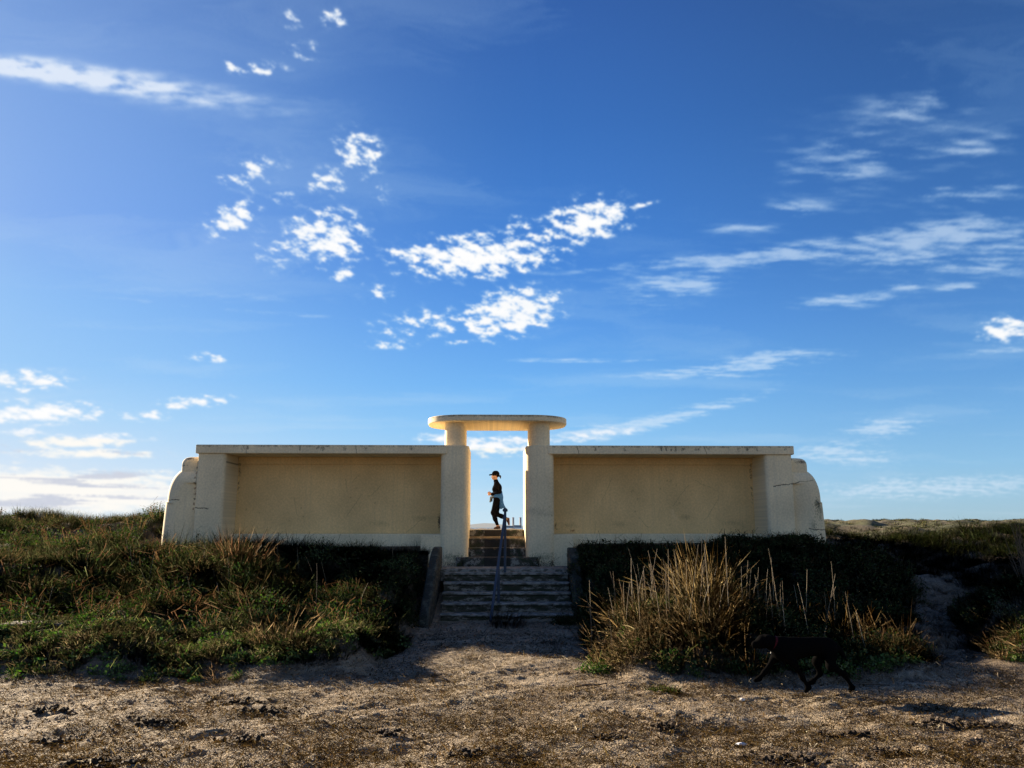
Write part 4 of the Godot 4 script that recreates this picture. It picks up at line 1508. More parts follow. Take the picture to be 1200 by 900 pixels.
func single_plants(r: RandomNumberGenerator, dry: Array, brown: Array, gold: Array, dark: Array, fresh: Array) -> void:
	# clumps that stand out one by one
	var red := [Color(0.30, 0.15, 0.08), Color(0.36, 0.20, 0.11), Color(0.42, 0.28, 0.16)]
	for k in 6:
		var q: Array = [
			["small golden grass clump at the right end of the golden bank", 5.1, 12.7, 120, 0.72, 0.28, 0.35, gold + [gold[2]]],
			["reddish brown dry grass clump in front of the left pier", -5.6, 17.0, 230, 1.15, 0.40, 0.30, red + red + brown],
			["arched pale dead grass hummock at the front of the left bank", -3.25, 11.95, 240, 0.62, 0.42, 0.95, [gold[3], brown[3], brown[2]]],
			["dry brown grass tuft growing at the foot of the handrail", -0.12, 16.6, 190, 0.56, 0.34, 0.4, brown + [brown[2], brown[2]]],
			["bright golden grass sheaf rising highest right of the steps", 2.95, 12.7, 170, 0.95, 0.34, 0.4, gold + [gold[0]]],
			["golden dry grass clump leaning over at the left end of the golden bank", 1.45, 12.3, 90, 0.66, 0.34, 0.8, gold + [brown[1]]],
		][k]
		var me := blades(r, q[3], q[4], q[5], 0.0048, 0.45, q[6], q[7])
		single("grass_clump", me, mats.straw, q[0], "grass clump", spot(q[1], q[2], 1.0, Color.WHITE)[0], 0.0, "clumps of dead grass")
	# patches of fresh leaves that catch the eye
	for k in 4:
		var q: Array = [["bright green leafy patch on top of the left verge", -4.25, 12.35, 0.42], ["bright green leafy patch at the right end of the golden bank", 4.9, 12.2, 0.40], ["dark green leafy plant at the front foot of the golden bank", 2.2, 11.35, 0.34], ["yellow green leafy plant at the left foot of the golden bank", 1.15, 11.55, 0.30]][k]
		var me := leaves(r, 420, Vector3(q[3], q[3] * 0.55, q[3] * 0.7), 0.042, fresh + fresh + dark, 8, Color(0.10, 0.12, 0.04))
		var t := thing("leafy_plant", q[0], "plant", spot(q[1], q[2], 1.0, Color.WHITE)[0], 0.0, "leafy green plants")
		part("foliage", me, mats.leaf, t).set_meta("kind", "stuff")
	# bare stalks of last year's reeds
	var bed := thing("reed_bed", "tall bare dry reed stalks standing in the golden grass", "reeds", Vector3(3.0, 0, -13.0))
	var kinds := []
	var mat := blade_material(Color(0.3, 0.26, 0.2))
	for k in 8:
		var pts := []
		var rad := []
		var bend := Vector3(r.randfn(0.02, 0.07), 0, r.randfn(0, 0.06))
		for s in 7:
			var t := s / 6.0
			pts.append(Vector3(0, t, 0) + bend * t * t)
			rad.append(lerpf(0.0058, 0.0025, t))
		var soup := tube(pts, rad, 5)
		var cols := PackedColorArray()
		cols.resize(soup.v.size())
		cols.fill([Color(0.25, 0.19, 0.115), Color(0.19, 0.14, 0.085), Color(0.30, 0.24, 0.16), Color(0.15, 0.11, 0.07)][k % 4])
		kinds.append(arrays_mesh(soup.v, soup.n, PackedInt32Array(), cols))
	for k in 80:
		var x := r.randf_range(1.25, 5.4) if k < 60 else r.randf_range(1.7, 3.2)
		var d := r.randf_range(11.9, 14.4)
		var o := part("stalk", kinds[k % 8], mat, bed)
		o.position = spot(x, d, 1.0, Color.WHITE)[0] - bed.position
		o.position.y -= 0.03
		o.rotation = Vector3(r.randfn(0, 0.07), r.randf() * TAU, r.randfn(-0.03, 0.08))
		var tall := r.randf_range(0.35, 0.85) + 0.55 * pow(r.randf(), 2.5)
		o.scale = Vector3(1, tall, 1)
	# a few stalks low on the left bank
	var few := thing("dead_stalks", "thin pale dead stalks on the left bank", "stalks", Vector3(-5.0, 0, -16.0))
	for k in 26:
		var x := r.randf_range(-8.6, -2.6)
		var d := r.randf_range(13.4, 18.8)
		var o := part("stalk", kinds[k % 8], mat, few)
		o.position = spot(x, d, 1.0, Color.WHITE)[0] - few.position
		o.rotation = Vector3(r.randfn(0, 0.25), r.randf() * TAU, r.randfn(0, 0.28))
		o.scale = Vector3(0.8, r.randf_range(0.5, 0.95), 0.8)
	# twiggy shrub at the right edge
	for k in 1:
		var q: Array = [["bare twiggy shrub standing at the right edge against the sky", 10.35, 16.4, 1.4, 26], ["smaller bare twiggy bush on the dark slope right of the track", 8.75, 16.9, 0.8, 16]][k]
		var t := thing("twig_shrub", q[0], "shrub", spot(q[1], q[2], 1.0, Color.WHITE)[0], 0.0)
		for j in q[4]:
			var a := r.randf() * TAU
			var lean := r.randf_range(0.05, 0.35)
			var hgt: float = q[3] * r.randf_range(0.55, 1.05)
			var pts := [Vector3(cos(a) * 0.1, -0.05, sin(a) * 0.1)]
			for s in 4:
				pts.append(pts[-1] + Vector3(cos(a) * lean + r.randfn(0, 0.08), 1.0, sin(a) * lean + r.randfn(0, 0.08)) * hgt * 0.25)
			var s2 := tube(pts, [0.009, 0.008, 0.006, 0.005, 0.003], 5)
			for w in 5:
				var f := r.randf_range(0.35, 0.95)
				var i := int(f * 4.0)
				var from: Vector3 = pts[i].lerp(pts[mini(i + 1, 4)], f * 4.0 - i)
				var tip := from + Vector3(r.randfn(0, 0.10), r.randf_range(0.08, 0.22), r.randfn(0, 0.10))
				var s3 := tube([from, from.lerp(tip, 0.5) + Vector3(r.randfn(0, 0.01), 0, 0), tip], [0.0045, 0.0035, 0.002], 4)
				s2.v.append_array(s3.v)
				s2.n.append_array(s3.n)
			part("branch", s2.mesh(), mats.twig, t)
	# dark weed by the left pier, seedlings on the landing
	var weed := leaves(r, 46, Vector3(0.07, 0.62, 0.06), 0.055, dark + [fresh[2]], 3)
	single("tall_weed", weed, mats.leaf, "thin dark weed growing up against the left pier", "weed", Vector3(-7.72, 1.30, -20.12))
	for k in 4:
		var p: Array = [[-1.28, 1.02, -20.28, 0.16], [0.62, 1.02, -20.3, 0.2], [0.95, 1.02, -20.36, 0.15], [-1.05, 1.02, -20.3, 0.1]][k]
		var me := leaves(r, 26, Vector3(p[3] * 0.6, p[3] * 1.3, 0.06), 0.045, dark + [fresh[2]], 3)
		single("landing_weed", me, mats.leaf, ["dark weed at the base of the left gate pillar", "dark weed at the inner base of the right gate pillar", "dark weed in front of the right gate pillar", "tiny weed beside the left gate pillar"][k], "weed", Vector3(p[0], p[1] - 0.05, p[2]), 0.0, "weeds at the gate pillars")


# ------------------------------------------------------------------ litter on the sand

func litter() -> void:
	var r := RandomNumberGenerator.new()
	r.seed = 31
	var straws := []
	for k in 5:
		var v := PackedVector3Array()
		var n := PackedVector3Array()
		var c := PackedColorArray()
		var idx := PackedInt32Array()
		for j in 14:
			var p := Vector3(r.randfn(0, 0.11), 0.006 + 0.012 * r.randf(), r.randfn(0, 0.11))
			var a := r.randf() * TAU
			var l := r.randf_range(0.02, 0.10)
			var dir := Vector3(cos(a), r.randfn(0, 0.18), sin(a)) * l
			var side := Vector3(-sin(a), 0, cos(a)) * r.randf_range(0.0018, 0.0038)
			var lift := Vector3(0, r.randf_range(-0.004, 0.012), 0)
			var t: Color = [Color(0.46, 0.40, 0.31), Color(0.40, 0.335, 0.25), Color(0.32, 0.26, 0.19), Color(0.52, 0.46, 0.37), Color(0.15, 0.12, 0.09)][r.randi() % 5]
			var b := v.size()
			for p2 in [p - dir * 0.5, p + lift, p + dir * 0.5]:
				v.append(p2 - side)
				v.append(p2 + side)
				n.append(Vector3.UP)
				n.append(Vector3.UP)
				c.append(t)
				c.append(t)
			idx.append_array([b, b + 1, b + 2, b + 1, b + 3, b + 2, b + 2, b + 3, b + 4, b + 3, b + 5, b + 4])
		straws.append(arrays_mesh(v, n, idx, c))
	var spots := []
	while spots.size() < 11000:
		var d := 6.4 + 11.0 * pow(r.randf(), 1.4)
		var x := r.randf_range(-1.0, 1.0) * (d * 0.68 + 0.6)
		if cover(x, d) > 0.9 or r.randf() > 0.8 + 0.9 * big.get_noise_2d(x * 3.0 + 5.0, d * 5.0):
			continue
		spots.append([Vector3(x, height(x, -d), -d), r.randf_range(0.6, 1.3), tone(r, 0.8, 1.2)])
	var s := stuff("straw_litter", "bits of straw and broken stems strewn over the sand", "litter")
	scatter(s, "straws", straws, mats.straw, spots)
	var crumbs := []
	for k in 5:
		crumbs.append(lump(r, Vector3(0.05, 0.032, 0.045), 0.5, 4, 6))
	var cs := []
	var pn := FastNoiseLite.new()
	setup_noise(pn, 91, 0.8, 3)
	while cs.size() < 7000:
		var d := 6.4 + 9.0 * pow(r.randf(), 1.3)
		var x := r.randf_range(-1.0, 1.0) * (d * 0.68 + 0.6)
		if cover(x, d) > 0.9 or pn.get_noise_2d(x, d * 1.6) < 0.02:
			continue
		cs.append([Vector3(x, height(x, -d) - 0.006, -d), r.randf_range(0.2, 0.75), tone(r, 0.6, 1.3)])
	var s2 := stuff("earth_crumbs", "dark crumbs of earth scattered over the sand", "earth")
	scatter(s2, "crumbs", crumbs, mats.crumb, cs)
	# heaps of dark rotting weed
	var heaps := [
		[-3.06, 9.59, 0.60, "dark weed heap by the straw tuft, in front of the left verge"], [-2.67, 9.08, 0.62, "dark weed heap just below the one by the straw tuft"],
		[-3.53, 8.52, 0.66, "broad dark weed heap in the middle of the left foreground"], [-4.25, 7.93, 0.42, "dark weed heap near the left edge of the foreground"],
		[-3.43, 7.14, 0.62, "dark weed heap at the bottom edge, left side"], [-2.44, 7.87, 0.44, "dark weed heap right of the broad left one"],
		[-4.86, 9.0, 0.5, "dark weed heap close under the left verge at the edge"], [-1.17, 8.18, 0.34, "small black weed heap left of the centre foreground"],
		[-0.37, 7.39, 0.42, "small dark weed heap at the bottom centre"], [0.89, 7.87, 0.40, "dark weed heap at the bottom right of the centre"],
		[1.49, 8.28, 0.36, "dark weed heap below the green tuft"], [4.23, 8.45, 0.62, "long dark weed heap below the dog's shadow"],
		[3.25, 8.12, 0.50, "dark weed heap below and right of the dog"], [2.28, 7.24, 0.56, "dark weed heap at the bottom edge below the dog"],
		[3.26, 7.45, 0.40, "dark weed heap at the bottom right"], [4.66, 8.41, 0.45, "dark weed heap nearest the right edge"]]
	for q in heaps:
		var v := PackedVector3Array()
		var n := PackedVector3Array()
		var c := PackedColorArray()
		var idx := PackedInt32Array()
		var soup := Soup.new()
		for j in int(80 * q[2]):
			var off := Vector3(r.randfn(0, 0.28) * q[2], 0, r.randfn(0, 0.12) * q[2])
			var near := exp(-pow(off.x / q[2], 2.0) * 3.0 - pow(off.z / (0.5 * q[2]), 2.0) * 3.0)
			var sz := r.randf_range(0.016, 0.055)
			var l := lump(r, Vector3(sz * 1.5, sz * 0.9, sz), 0.55, 3, 5)
			var y := height(q[0] + off.x, -q[1] + off.z) - 0.01 + 0.05 * near * r.randf()
			var turn := Basis(Vector3.UP, r.randf() * TAU)
			var ar := l.surface_get_arrays(0)
			for p in ar[Mesh.ARRAY_VERTEX]:
				soup.v.append(turn * p + Vector3(off.x, y, off.z))
			for p in ar[Mesh.ARRAY_NORMAL]:
				soup.n.append(turn * p)
		single("weed_heap", soup.mesh(), mats.rot, q[3], "weed heap", Vector3(q[0], 0, -q[1]), 0.0, "dark weed heaps on the sand")


func small_things() -> void:
	var r := RandomNumberGenerator.new()
	r.seed = 63
	var b := block(-0.5, 0.45, -0.1, 0.17, -0.25, 0.25, 0.03).mesh()
	single("concrete_block", b, mats.old_concrete, "broken grey concrete block half sunk in the left verge", "block", Vector3(-7.35, 0.33, -12.95), 0.12)
	var y := func(x: float, d: float) -> float: return height(x, -d)
	single("stick", tube([Vector3(-0.22, 0.0, 0.03), Vector3(-0.05, 0.02, 0.0), Vector3(0.12, 0.016, 0.0), Vector3(0.24, 0.03, -0.03)], [0.012, 0.014, 0.011, 0.006], 7).mesh(), mats.twig, "dark driftwood stick lying on the sand in the centre", "stick", Vector3(0.95, y.call(0.95, 10.4) + 0.01, -10.4), 0.15)
	single("stick", tube([Vector3(-0.2, 0.0, 0.0), Vector3(0.0, 0.015, 0.03), Vector3(0.22, 0.01, 0.02)], [0.008, 0.009, 0.005], 7).mesh(), mats.twig, "thin pale stick on the ground at the right of the dog", "stick", Vector3(4.55, y.call(4.55, 10.7) + 0.01, -10.7), -0.3)
	single("pebble", lump(r, Vector3(0.075, 0.035, 0.05), 0.25, 6, 9), plain(Color(0.75, 0.73, 0.70), 0.7), "small white pebble on the sand in front of the dog", "pebble", Vector3(2.63, y.call(2.63, 9.68), -9.68))
	single("pebble", lump(r, Vector3(0.11, 0.03, 0.05), 0.25, 6, 9), plain(Color(0.45, 0.48, 0.55), 0.6), "flat bluish pebble low in the foreground below the dog", "pebble", Vector3(2.07, y.call(2.07, 7.72), -7.72))
	var straw := [Color(0.5, 0.38, 0.2), Color(0.42, 0.30, 0.15)]
	single("straw_tuft", blades(r, 60, 0.13, 0.07, 0.004, 0.8, 0.8, straw), mats.straw, "pale straw tuft on the bare sand near the left verge", "tuft", Vector3(-3.43, y.call(-3.43, 9.87), -9.87))
	single("grass_tuft", blades(r, 320, 0.13, 0.19, 0.005, 0.6, 0.4, [Color(0.09, 0.15, 0.03), Color(0.13, 0.18, 0.045)]), mats.grass, "single green grass tuft on the bare sand right of the centre", "tuft", Vector3(1.81, y.call(1.81, 10.07), -10.07))


# ------------------------------------------------------------------ dog and jogger

func fused(bones: Array, k: float, cell: float, grow := 0.0) -> ArrayMesh:
	# one continuous skin over tapered bones: smooth-joined distances on a grid, meshed as surface nets. bone: [a, b, radius a, radius b]
	var lo := Vector3(1e9, 1e9, 1e9)
	var hi := -lo
	for b in bones:
		var r: float = maxf(b[2], b[3]) + grow + k + cell * 2.0
		for p in [b[0], b[1]]:
			lo = lo.min(p - Vector3.ONE * r)
			hi = hi.max(p + Vector3.ONE * r)
	var nx := int((hi.x - lo.x) / cell) + 2
	var ny := int((hi.y - lo.y) / cell) + 2
	var nz := int((hi.z - lo.z) / cell) + 2
	var f := PackedFloat32Array()
	f.resize(nx * ny * nz)
	f.fill(1.0)
	for b in bones:
		var a: Vector3 = b[0]
		var c: Vector3 = b[1]
		var ra: float = b[2] + grow
		var rb: float = b[3] + grow
		var reach := maxf(ra, rb) + k + cell * 2.0
		var l0 := (a.min(c) - Vector3.ONE * reach - lo) / cell
		var l1 := (a.max(c) + Vector3.ONE * reach - lo) / cell
		var ac := c - a
		var len2 := maxf(ac.length_squared(), 1e-9)
		for z in range(maxi(0, int(l0.z)), mini(nz, int(l1.z) + 1)):
			for y in range(maxi(0, int(l0.y)), mini(ny, int(l1.y) + 1)):
				var o := (z * ny + y) * nx
				for x in range(maxi(0, int(l0.x)), mini(nx, int(l1.x) + 1)):
					var p := lo + Vector3(x, y, z) * cell
					var t := clampf((p - a).dot(ac) / len2, 0.0, 1.0)
					var d := p.distance_to(a + ac * t) - lerpf(ra, rb, t)
					var e := f[o + x]
					var h := maxf(k - absf(d - e), 0.0) / k
					f[o + x] = minf(d, e) - h * h * k * 0.25
	var v := PackedVector3Array()
	var n := PackedVector3Array()
	var ids := {}
	var idx := PackedInt32Array()
	var sy := nx
	var sz := nx * ny
	for z in nz - 1:
		for y in ny - 1:
			for x in nx - 1:
				var i := z * sz + y * sy + x
				var c := [f[i], f[i + 1], f[i + sy], f[i + sy + 1], f[i + sz], f[i + sz + 1], f[i + sz + sy], f[i + sz + sy + 1]]
				var inside := 0
				for q in 8:
					if c[q] < 0.0:
						inside += 1
				if inside == 0 or inside == 8:
					continue
				var sum := Vector3.ZERO
				var cnt := 0
				for e in [[0, 1], [2, 3], [4, 5], [6, 7], [0, 2], [1, 3], [4, 6], [5, 7], [0, 4], [1, 5], [2, 6], [3, 7]]:
					var p: float = c[e[0]]
					var q: float = c[e[1]]
					if (p < 0.0) != (q < 0.0):
						var t := p / (p - q)
						var pa := Vector3(e[0] & 1, (e[0] >> 1) & 1, e[0] >> 2)
						var pb := Vector3(e[1] & 1, (e[1] >> 1) & 1, e[1] >> 2)
						sum += pa.lerp(pb, t)
						cnt += 1
				ids[i] = v.size()
				v.append(lo + (Vector3(x, y, z) + sum / cnt) * cell)
				n.append(Vector3(c[1] - c[0] + c[3] - c[2] + c[5] - c[4] + c[7] - c[6], c[2] - c[0] + c[3] - c[1] + c[6] - c[4] + c[7] - c[5], c[4] - c[0] + c[5] - c[1] + c[6] - c[2] + c[7] - c[3]).normalized())
	for i in ids:
		var x: int = i % nx
		var y: int = (i / nx) % ny
		var z: int = i / sz
		for ax in 3:
			var st: int = [1, sy, sz][ax]
			if (f[i] < 0.0) == (f[i + st] < 0.0):
				continue
			var u: int = [sy, sz, 1][ax]
			var w: int = [sz, 1, sy][ax]
			if not (ids.has(i - u) and ids.has(i - w) and ids.has(i - u - w)):
				continue
			var q := [ids[i], ids[i - u], ids[i - u - w], ids[i - w]]
			if f[i] < 0.0:
				idx.append_array([q[0], q[2], q[1], q[0], q[3], q[2]])
			else:
				idx.append_array([q[0], q[1], q[2], q[0], q[2], q[3]])
	return arrays_mesh(v, n, idx)


func dog() -> void:
	# a black retriever-like dog trotting to the left; units from a side view, y up, x to the right
	var t := thing("dog", "black dog with a red collar walking left across the sand", "dog", Vector3(3.47, 0.015, -10.12))
	var P := func(x: float, y: float, z: float) -> Vector3: return Vector3((x - 600.0) * 0.00143, (622.0 - y) * 0.00143, z)
	var bones := []
	# trunk: deep chest, tucked belly, rump
	bones.append([P.call(450, 285, 0), P.call(560, 285, 0), 0.120, 0.114])
	bones.append([P.call(430, 268, 0), P.call(470, 315, 0), 0.104, 0.100])
	bones.append([P.call(560, 282, 0), P.call(720, 268, 0), 0.112, 0.090])
	bones.append([P.call(720, 264, 0), P.call(838, 268, 0), 0.092, 0.094])
	bones.append([P.call(450, 232, 0), P.call(830, 232, 0), 0.068, 0.066])
	# neck and head
	bones.append([P.call(440, 255, 0), P.call(350, 226, 0), 0.095, 0.072])
	bones.append([P.call(345, 218, 0), P.call(295, 212, 0), 0.072, 0.070])
	bones.append([P.call(288, 226, 0), P.call(222, 240, 0), 0.050, 0.034])
	bones.append([P.call(285, 245, 0), P.call(228, 258, 0), 0.036, 0.022])
	# ears
	for s in [-1.0, 1.0]:
		bones.append([P.call(322, 180, s * 0.055), P.call(330, 225, s * 0.078), 0.018, 0.013])
		bones.append([P.call(330, 225, s * 0.078), P.call(318, 250, s * 0.075), 0.014, 0.008])
	# fore leg reaching forward (far side) and fore leg pushing back (near side)
	for q in [[[430, 300], [395, 372], [310, 478], [262, 530], [228, 543], -0.075, 1.0], [[455, 310], [530, 388], [592, 500], [640, 578], [612, 612], 0.075, 1.0]]:
		var z: float = q[5]
		bones.append([P.call(q[0][0], q[0][1], z * 0.8), P.call(q[1][0], q[1][1], z), 0.058, 0.038])
		bones.append([P.call(q[1][0], q[1][1], z), P.call(q[2][0], q[2][1], z), 0.036, 0.023])
		bones.append([P.call(q[2][0], q[2][1], z), P.call(q[3][0], q[3][1], z), 0.025, 0.022])
		bones.append([P.call(q[3][0], q[3][1], z), P.call(q[4][0], q[4][1], z), 0.027, 0.022])
	# hind legs: thigh, shank, long hock, paw
	for q in [[[835, 290], [762, 392], [782, 490], [712, 556], [672, 568], -0.08], [[850, 290], [836, 408], [945, 478], [1002, 580], [978, 606], 0.08]]:
		var z: float = q[5]
		bones.append([P.call(q[0][0], q[0][1], z * 0.7), P.call(q[1][0], q[1][1], z), 0.082, 0.050])
		bones.append([P.call(q[1][0], q[1][1], z), P.call(q[2][0], q[2][1], z), 0.052, 0.026])
		bones.append([P.call(q[2][0], q[2][1], z), P.call(q[3][0], q[3][1], z), 0.025, 0.021])
		bones.append([P.call(q[3][0], q[3][1], z), P.call(q[4][0], q[4][1], z), 0.026, 0.021])
	# tail, carried low
	bones.append([P.call(878, 235, 0), P.call(940, 290, 0.02), 0.036, 0.026])
	bones.append([P.call(940, 290, 0.02), P.call(985, 372, 0.03), 0.026, 0.014])
	var fur := plain(Color(0.0035, 0.0033, 0.0033), 0.8)
	fur.metallic_specular = 0.05
	part("body", fused(bones, 0.045, 0.012), fur, t)
	# collar: a band round the neck, tilted with it
	var ring := Soup.new()
	var c: Vector3 = P.call(386, 238, 0)
	var axis: Vector3 = (P.call(350, 226, 0) - P.call(440, 255, 0)).normalized()
	var up := Vector3(-axis.y, axis.x, 0)
	for k in 28:
		var pts := []
		for j in [k, k + 1]:
			var a: float = TAU * j / 28.0
			var d := up * cos(a) + Vector3(0, 0, 1) * sin(a)
			pts.append([c + d * 0.096 - axis * 0.014, c + d * 0.096 + axis * 0.014, d])
		ring.quad(pts[0][0], pts[1][0], pts[1][1], pts[0][1], pts[0][2], pts[1][2], pts[1][2], pts[0][2])
	part("collar", ring.mesh(), plain(Color(0.05, 0.004, 0.007), 0.8), t)
	part("tag", tube([c + up * 0.098, c + up * 0.122], [0.012, 0.012], 10).mesh(), plain(Color(0.16, 0.16, 0.16), 0.5), t)


func jogger() -> void:
	# runs to the left along the promenade; measured from a side view (10 units = 25 mm)
	var t := thing("person", "jogger in black cap, black top and leggings, blue jacket tied round the waist", "person", Vector3(-0.40, 1.902, -23.3))
	var P := func(x: float, y: float, z: float) -> Vector3: return Vector3((x - 458.0) * 0.00246, (792.0 - y) * 0.00246, z)
	var torso := [
		[P.call(448, 300, -0.08), P.call(448, 300, 0.08), 0.098, 0.098],
		[P.call(440, 275, -0.13), P.call(440, 275, 0.13), 0.058, 0.058],
		[P.call(432, 335, -0.06), P.call(432, 335, 0.06), 0.100, 0.100],
		[P.call(452, 320, 0), P.call(452, 400, 0), 0.118, 0.108],
		[P.call(452, 440, -0.07), P.call(452, 440, 0.07), 0.108, 0.108]]
	var neck := [[P.call(440, 270, 0), P.call(428, 222, 0), 0.056, 0.050]]
	var arms := []
	var fore := []
	for s in [1.0, -1.0]:
		var el: Vector3 = P.call(480, 368, s * 0.22) if s > 0 else P.call(470, 372, s * 0.21)
		var wr: Vector3 = P.call(388, 398, s * 0.10) if s > 0 else P.call(384, 385, s * 0.09)
		arms.append([P.call(442, 276, s * 0.165), el, 0.052, 0.040])
		arms.append([el, wr, 0.040, 0.029])
		fore.append([el.lerp(wr, 0.7), wr, 0.030, 0.027])
	var legs := [
		[P.call(448, 455, 0.08), P.call(402, 605, 0.09), 0.098, 0.060],
		[P.call(402, 605, 0.09), P.call(425, 675, 0.085), 0.058, 0.056],
		[P.call(425, 675, 0.085), P.call(455, 752, 0.08), 0.054, 0.036],
		[P.call(455, 455, -0.08), P.call(438, 622, -0.09), 0.098, 0.060],
		[P.call(438, 622, -0.09), P.call(500, 645, -0.09), 0.058, 0.056],
		[P.call(500, 645, -0.09), P.call(563, 678, -0.09), 0.053, 0.036]]
	var feet := [
		[P.call(456, 758, 0.08), P.call(452, 776, 0.08), 0.034, 0.030], [P.call(470, 776, 0.08), P.call(425, 781, 0.08), 0.028, 0.024],
		[P.call(563, 678, -0.09), P.call(576, 682, -0.09), 0.034, 0.030], [P.call(572, 684, -0.09), P.call(586, 742, -0.09), 0.028, 0.024]]
	# bare skin: the whole figure, hands with five fingers, and a head with a face
	var hands := []
	for s in [1.0, -1.0]:
		var wr: Vector3 = P.call(388, 398, s * 0.10) if s > 0 else P.call(384, 385, s * 0.09)
		var palm: Vector3 = wr + Vector3(-0.065, 0.012, -s * 0.025)
		hands.append([wr, palm, 0.024, 0.026])
		hands.append([wr + Vector3(-0.03, 0.012, 0), palm + Vector3(0, 0.018, 0), 0.018, 0.020])
		for k in 4:
			var len_: float = [0.030, 0.034, 0.032, 0.025][k]
			var root := palm + Vector3(-0.006, 0.030 - 0.019 * k, 0)
			var knuckle := root + Vector3(-len_, 0.004, -s * 0.004)
			var tip := knuckle + Vector3(-len_ * 0.35, -len_ * 0.4, -s * len_ * 0.7)
			hands.append([root, knuckle, 0.0095, 0.009])
			hands.append([knuckle, tip, 0.009, 0.0075])
		hands.append([wr + Vector3(-0.025, 0.022, -s * 0.012), palm + Vector3(-0.012, 0.050, -s * 0.02), 0.011, 0.0085])
	var skin := plain(Color(0.46, 0.27, 0.19), 0.55)
	skin.subsurf_scatter_enabled = true
	skin.subsurf_scatter_strength = 0.1
	var body := part("body", fused(torso + neck + arms + legs + feet, 0.04, 0.014), skin, t)
	var hand_mesh := fused(hands, 0.008, 0.004)
	var head := [
		[P.call(422, 172, 0), P.call(436, 168, 0), 0.080, 0.082],
		[P.call(414, 192, 0), P.call(418, 208, 0), 0.062, 0.052],
		[P.call(396, 208, 0), P.call(404, 214, 0), 0.026, 0.030],
		[P.call(388, 178, 0), P.call(381, 192, 0), 0.011, 0.015],
		[P.call(391, 203, -0.018), P.call(391, 203, 0.018), 0.012, 0.012],
		[P.call(390, 172, -0.035), P.call(390, 172, 0.035), 0.013, 0.013],
		[P.call(434, 184, -0.080), P.call(432, 198, -0.078), 0.013, 0.010], [P.call(434, 184, 0.080), P.call(432, 198, 0.078), 0.013, 0.010],
		[P.call(428, 205, 0), P.call(432, 235, 0), 0.050, 0.050]]
	var head_mesh := fused(head, 0.02, 0.005)
	# one mesh: the head and hands carry on from the body's skin
	var am: ArrayMesh = body.mesh
	for extra in [head_mesh, hand_mesh]:
		am.add_surface_from_arrays(Mesh.PRIMITIVE_TRIANGLES, extra.surface_get_arrays(0))
	var black := plain(Color(0.006, 0.006, 0.008), 0.9)
	var tights := plain(Color(0.005, 0.005, 0.007), 0.85)
	black.metallic_specular = 0.05
	tights.metallic_specular = 0.05
	part("long_sleeved_top", fused(torso.slice(0, 4) + arms + [[P.call(440, 262, 0), P.call(431, 236, 0), 0.060, 0.058], [P.call(452, 400, 0), P.call(452, 430, 0), 0.11, 0.112]], 0.04, 0.013, 0.008), black, t)
	part("leggings", fused([torso[4]] + legs, 0.04, 0.013, 0.006), tights, t)
	var shoe := plain(Color(0.055, 0.030, 0.028), 0.7)
	var sole := plain(Color(0.34, 0.22, 0.19), 0.8)
	for k in 2:
		var z: float = [0.08, -0.09][k]
		var b := []
		var so := []
		if k == 0:
			b = [[P.call(470, 772, z), P.call(448, 774, z), 0.040, 0.042], [P.call(448, 776, z), P.call(418, 782, z), 0.038, 0.024], [P.call(456, 756, z), P.call(458, 770, z), 0.040, 0.040]]
			so = [[P.call(482, 787, z), P.call(414, 788, z), 0.016, 0.013]]
		else:
			b = [[P.call(572, 676, z), P.call(574, 698, z), 0.040, 0.042], [P.call(574, 698, z), P.call(582, 738, z), 0.038, 0.024], [P.call(560, 676, z), P.call(570, 684, z), 0.040, 0.040]]
			so = [[P.call(586, 668, z), P.call(592, 742, z), 0.015, 0.013]]
		var sh := part("shoe", fused(b, 0.02, 0.008), shoe, t)
		part("sole", fused(so, 0.02, 0.007), sole, sh)
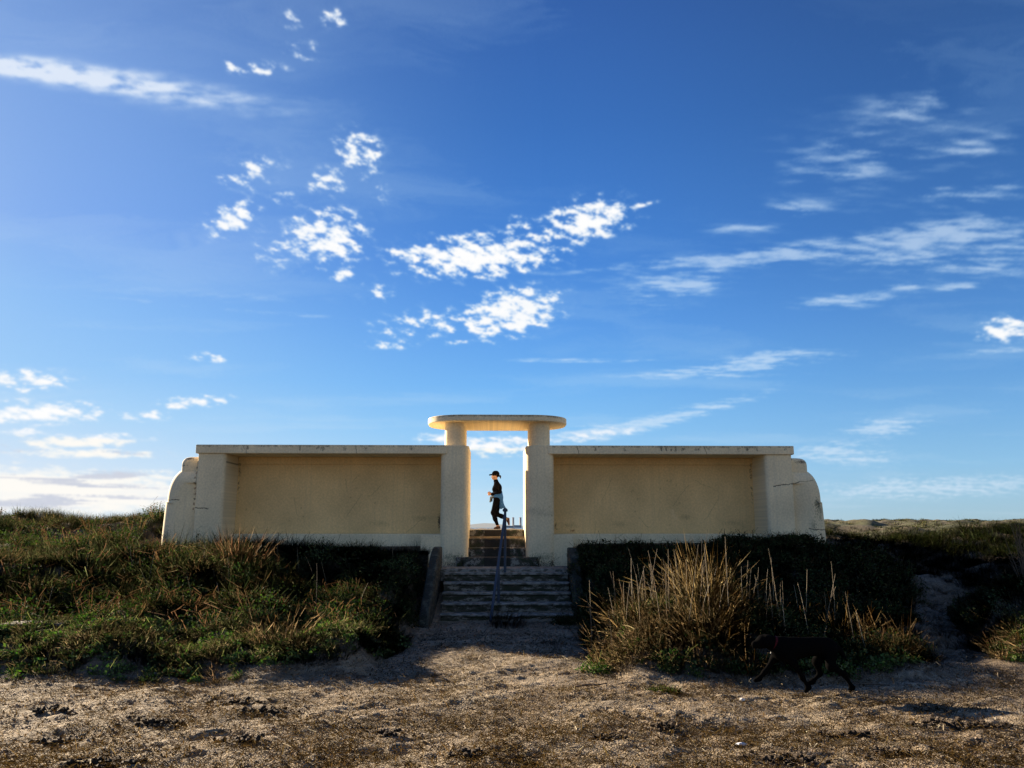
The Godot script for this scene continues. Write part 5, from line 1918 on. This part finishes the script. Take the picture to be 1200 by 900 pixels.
	# cap with brim, pony tail, jacket round the waist with its knotted sleeves
	var cap := part("cap", fused([[P.call(420, 160, 0), P.call(438, 162, 0), 0.082, 0.086], [P.call(424, 150, 0), P.call(434, 150, 0), 0.074, 0.074]], 0.03, 0.008, 0.006), black, t)
	part("brim", fused([[P.call(400, 163, -0.04), P.call(400, 163, 0.04), 0.012, 0.012], [P.call(378, 164, -0.035), P.call(378, 164, 0.035), 0.011, 0.011], [P.call(358, 168, -0.018), P.call(358, 168, 0.018), 0.010, 0.010], [P.call(378, 163, 0), P.call(360, 167, 0), 0.012, 0.010]], 0.04, 0.007), black, cap)
	part("ponytail", fused([[P.call(462, 178, 0), P.call(482, 182, 0), 0.018, 0.024], [P.call(482, 182, 0), P.call(486, 206, 0), 0.026, 0.014]], 0.02, 0.008), plain(Color(0.035, 0.022, 0.015), 0.6), t)
	var denim := plain(Color(0.035, 0.12, 0.34), 0.85)
	var jacket := [
		[P.call(452, 408, -0.08), P.call(452, 408, 0.08), 0.118, 0.118], [P.call(472, 420, -0.07), P.call(472, 420, 0.07), 0.11, 0.11],
		[P.call(484, 400, 0), P.call(497, 366, 0), 0.05, 0.03],
		[P.call(478, 440, -0.07), P.call(508, 520, -0.06), 0.085, 0.05], [P.call(478, 440, 0.07), P.call(508, 520, 0.06), 0.085, 0.05],
		[P.call(495, 520, -0.06), P.call(540, 546, -0.04), 0.055, 0.022], [P.call(495, 520, 0.06), P.call(540, 546, 0.04), 0.055, 0.022], [P.call(490, 545, -0.05), P.call(490, 545, 0.05), 0.045, 0.045]]
	var jk := part("jacket", fused(jacket, 0.05, 0.012), denim, t)
	part("sleeve", fused([[P.call(410, 418, 0.08), P.call(378, 432, 0.02), 0.035, 0.04], [P.call(378, 432, 0.02), P.call(366, 478, 0.03), 0.036, 0.024]], 0.02, 0.009), plain(Color(0.10, 0.125, 0.16), 0.85), jk)
	part("sleeve", fused([[P.call(410, 418, -0.08), P.call(380, 430, -0.02), 0.035, 0.038], [P.call(380, 430, -0.02), P.call(384, 470, -0.05), 0.034, 0.022]], 0.02, 0.009), denim, jk)
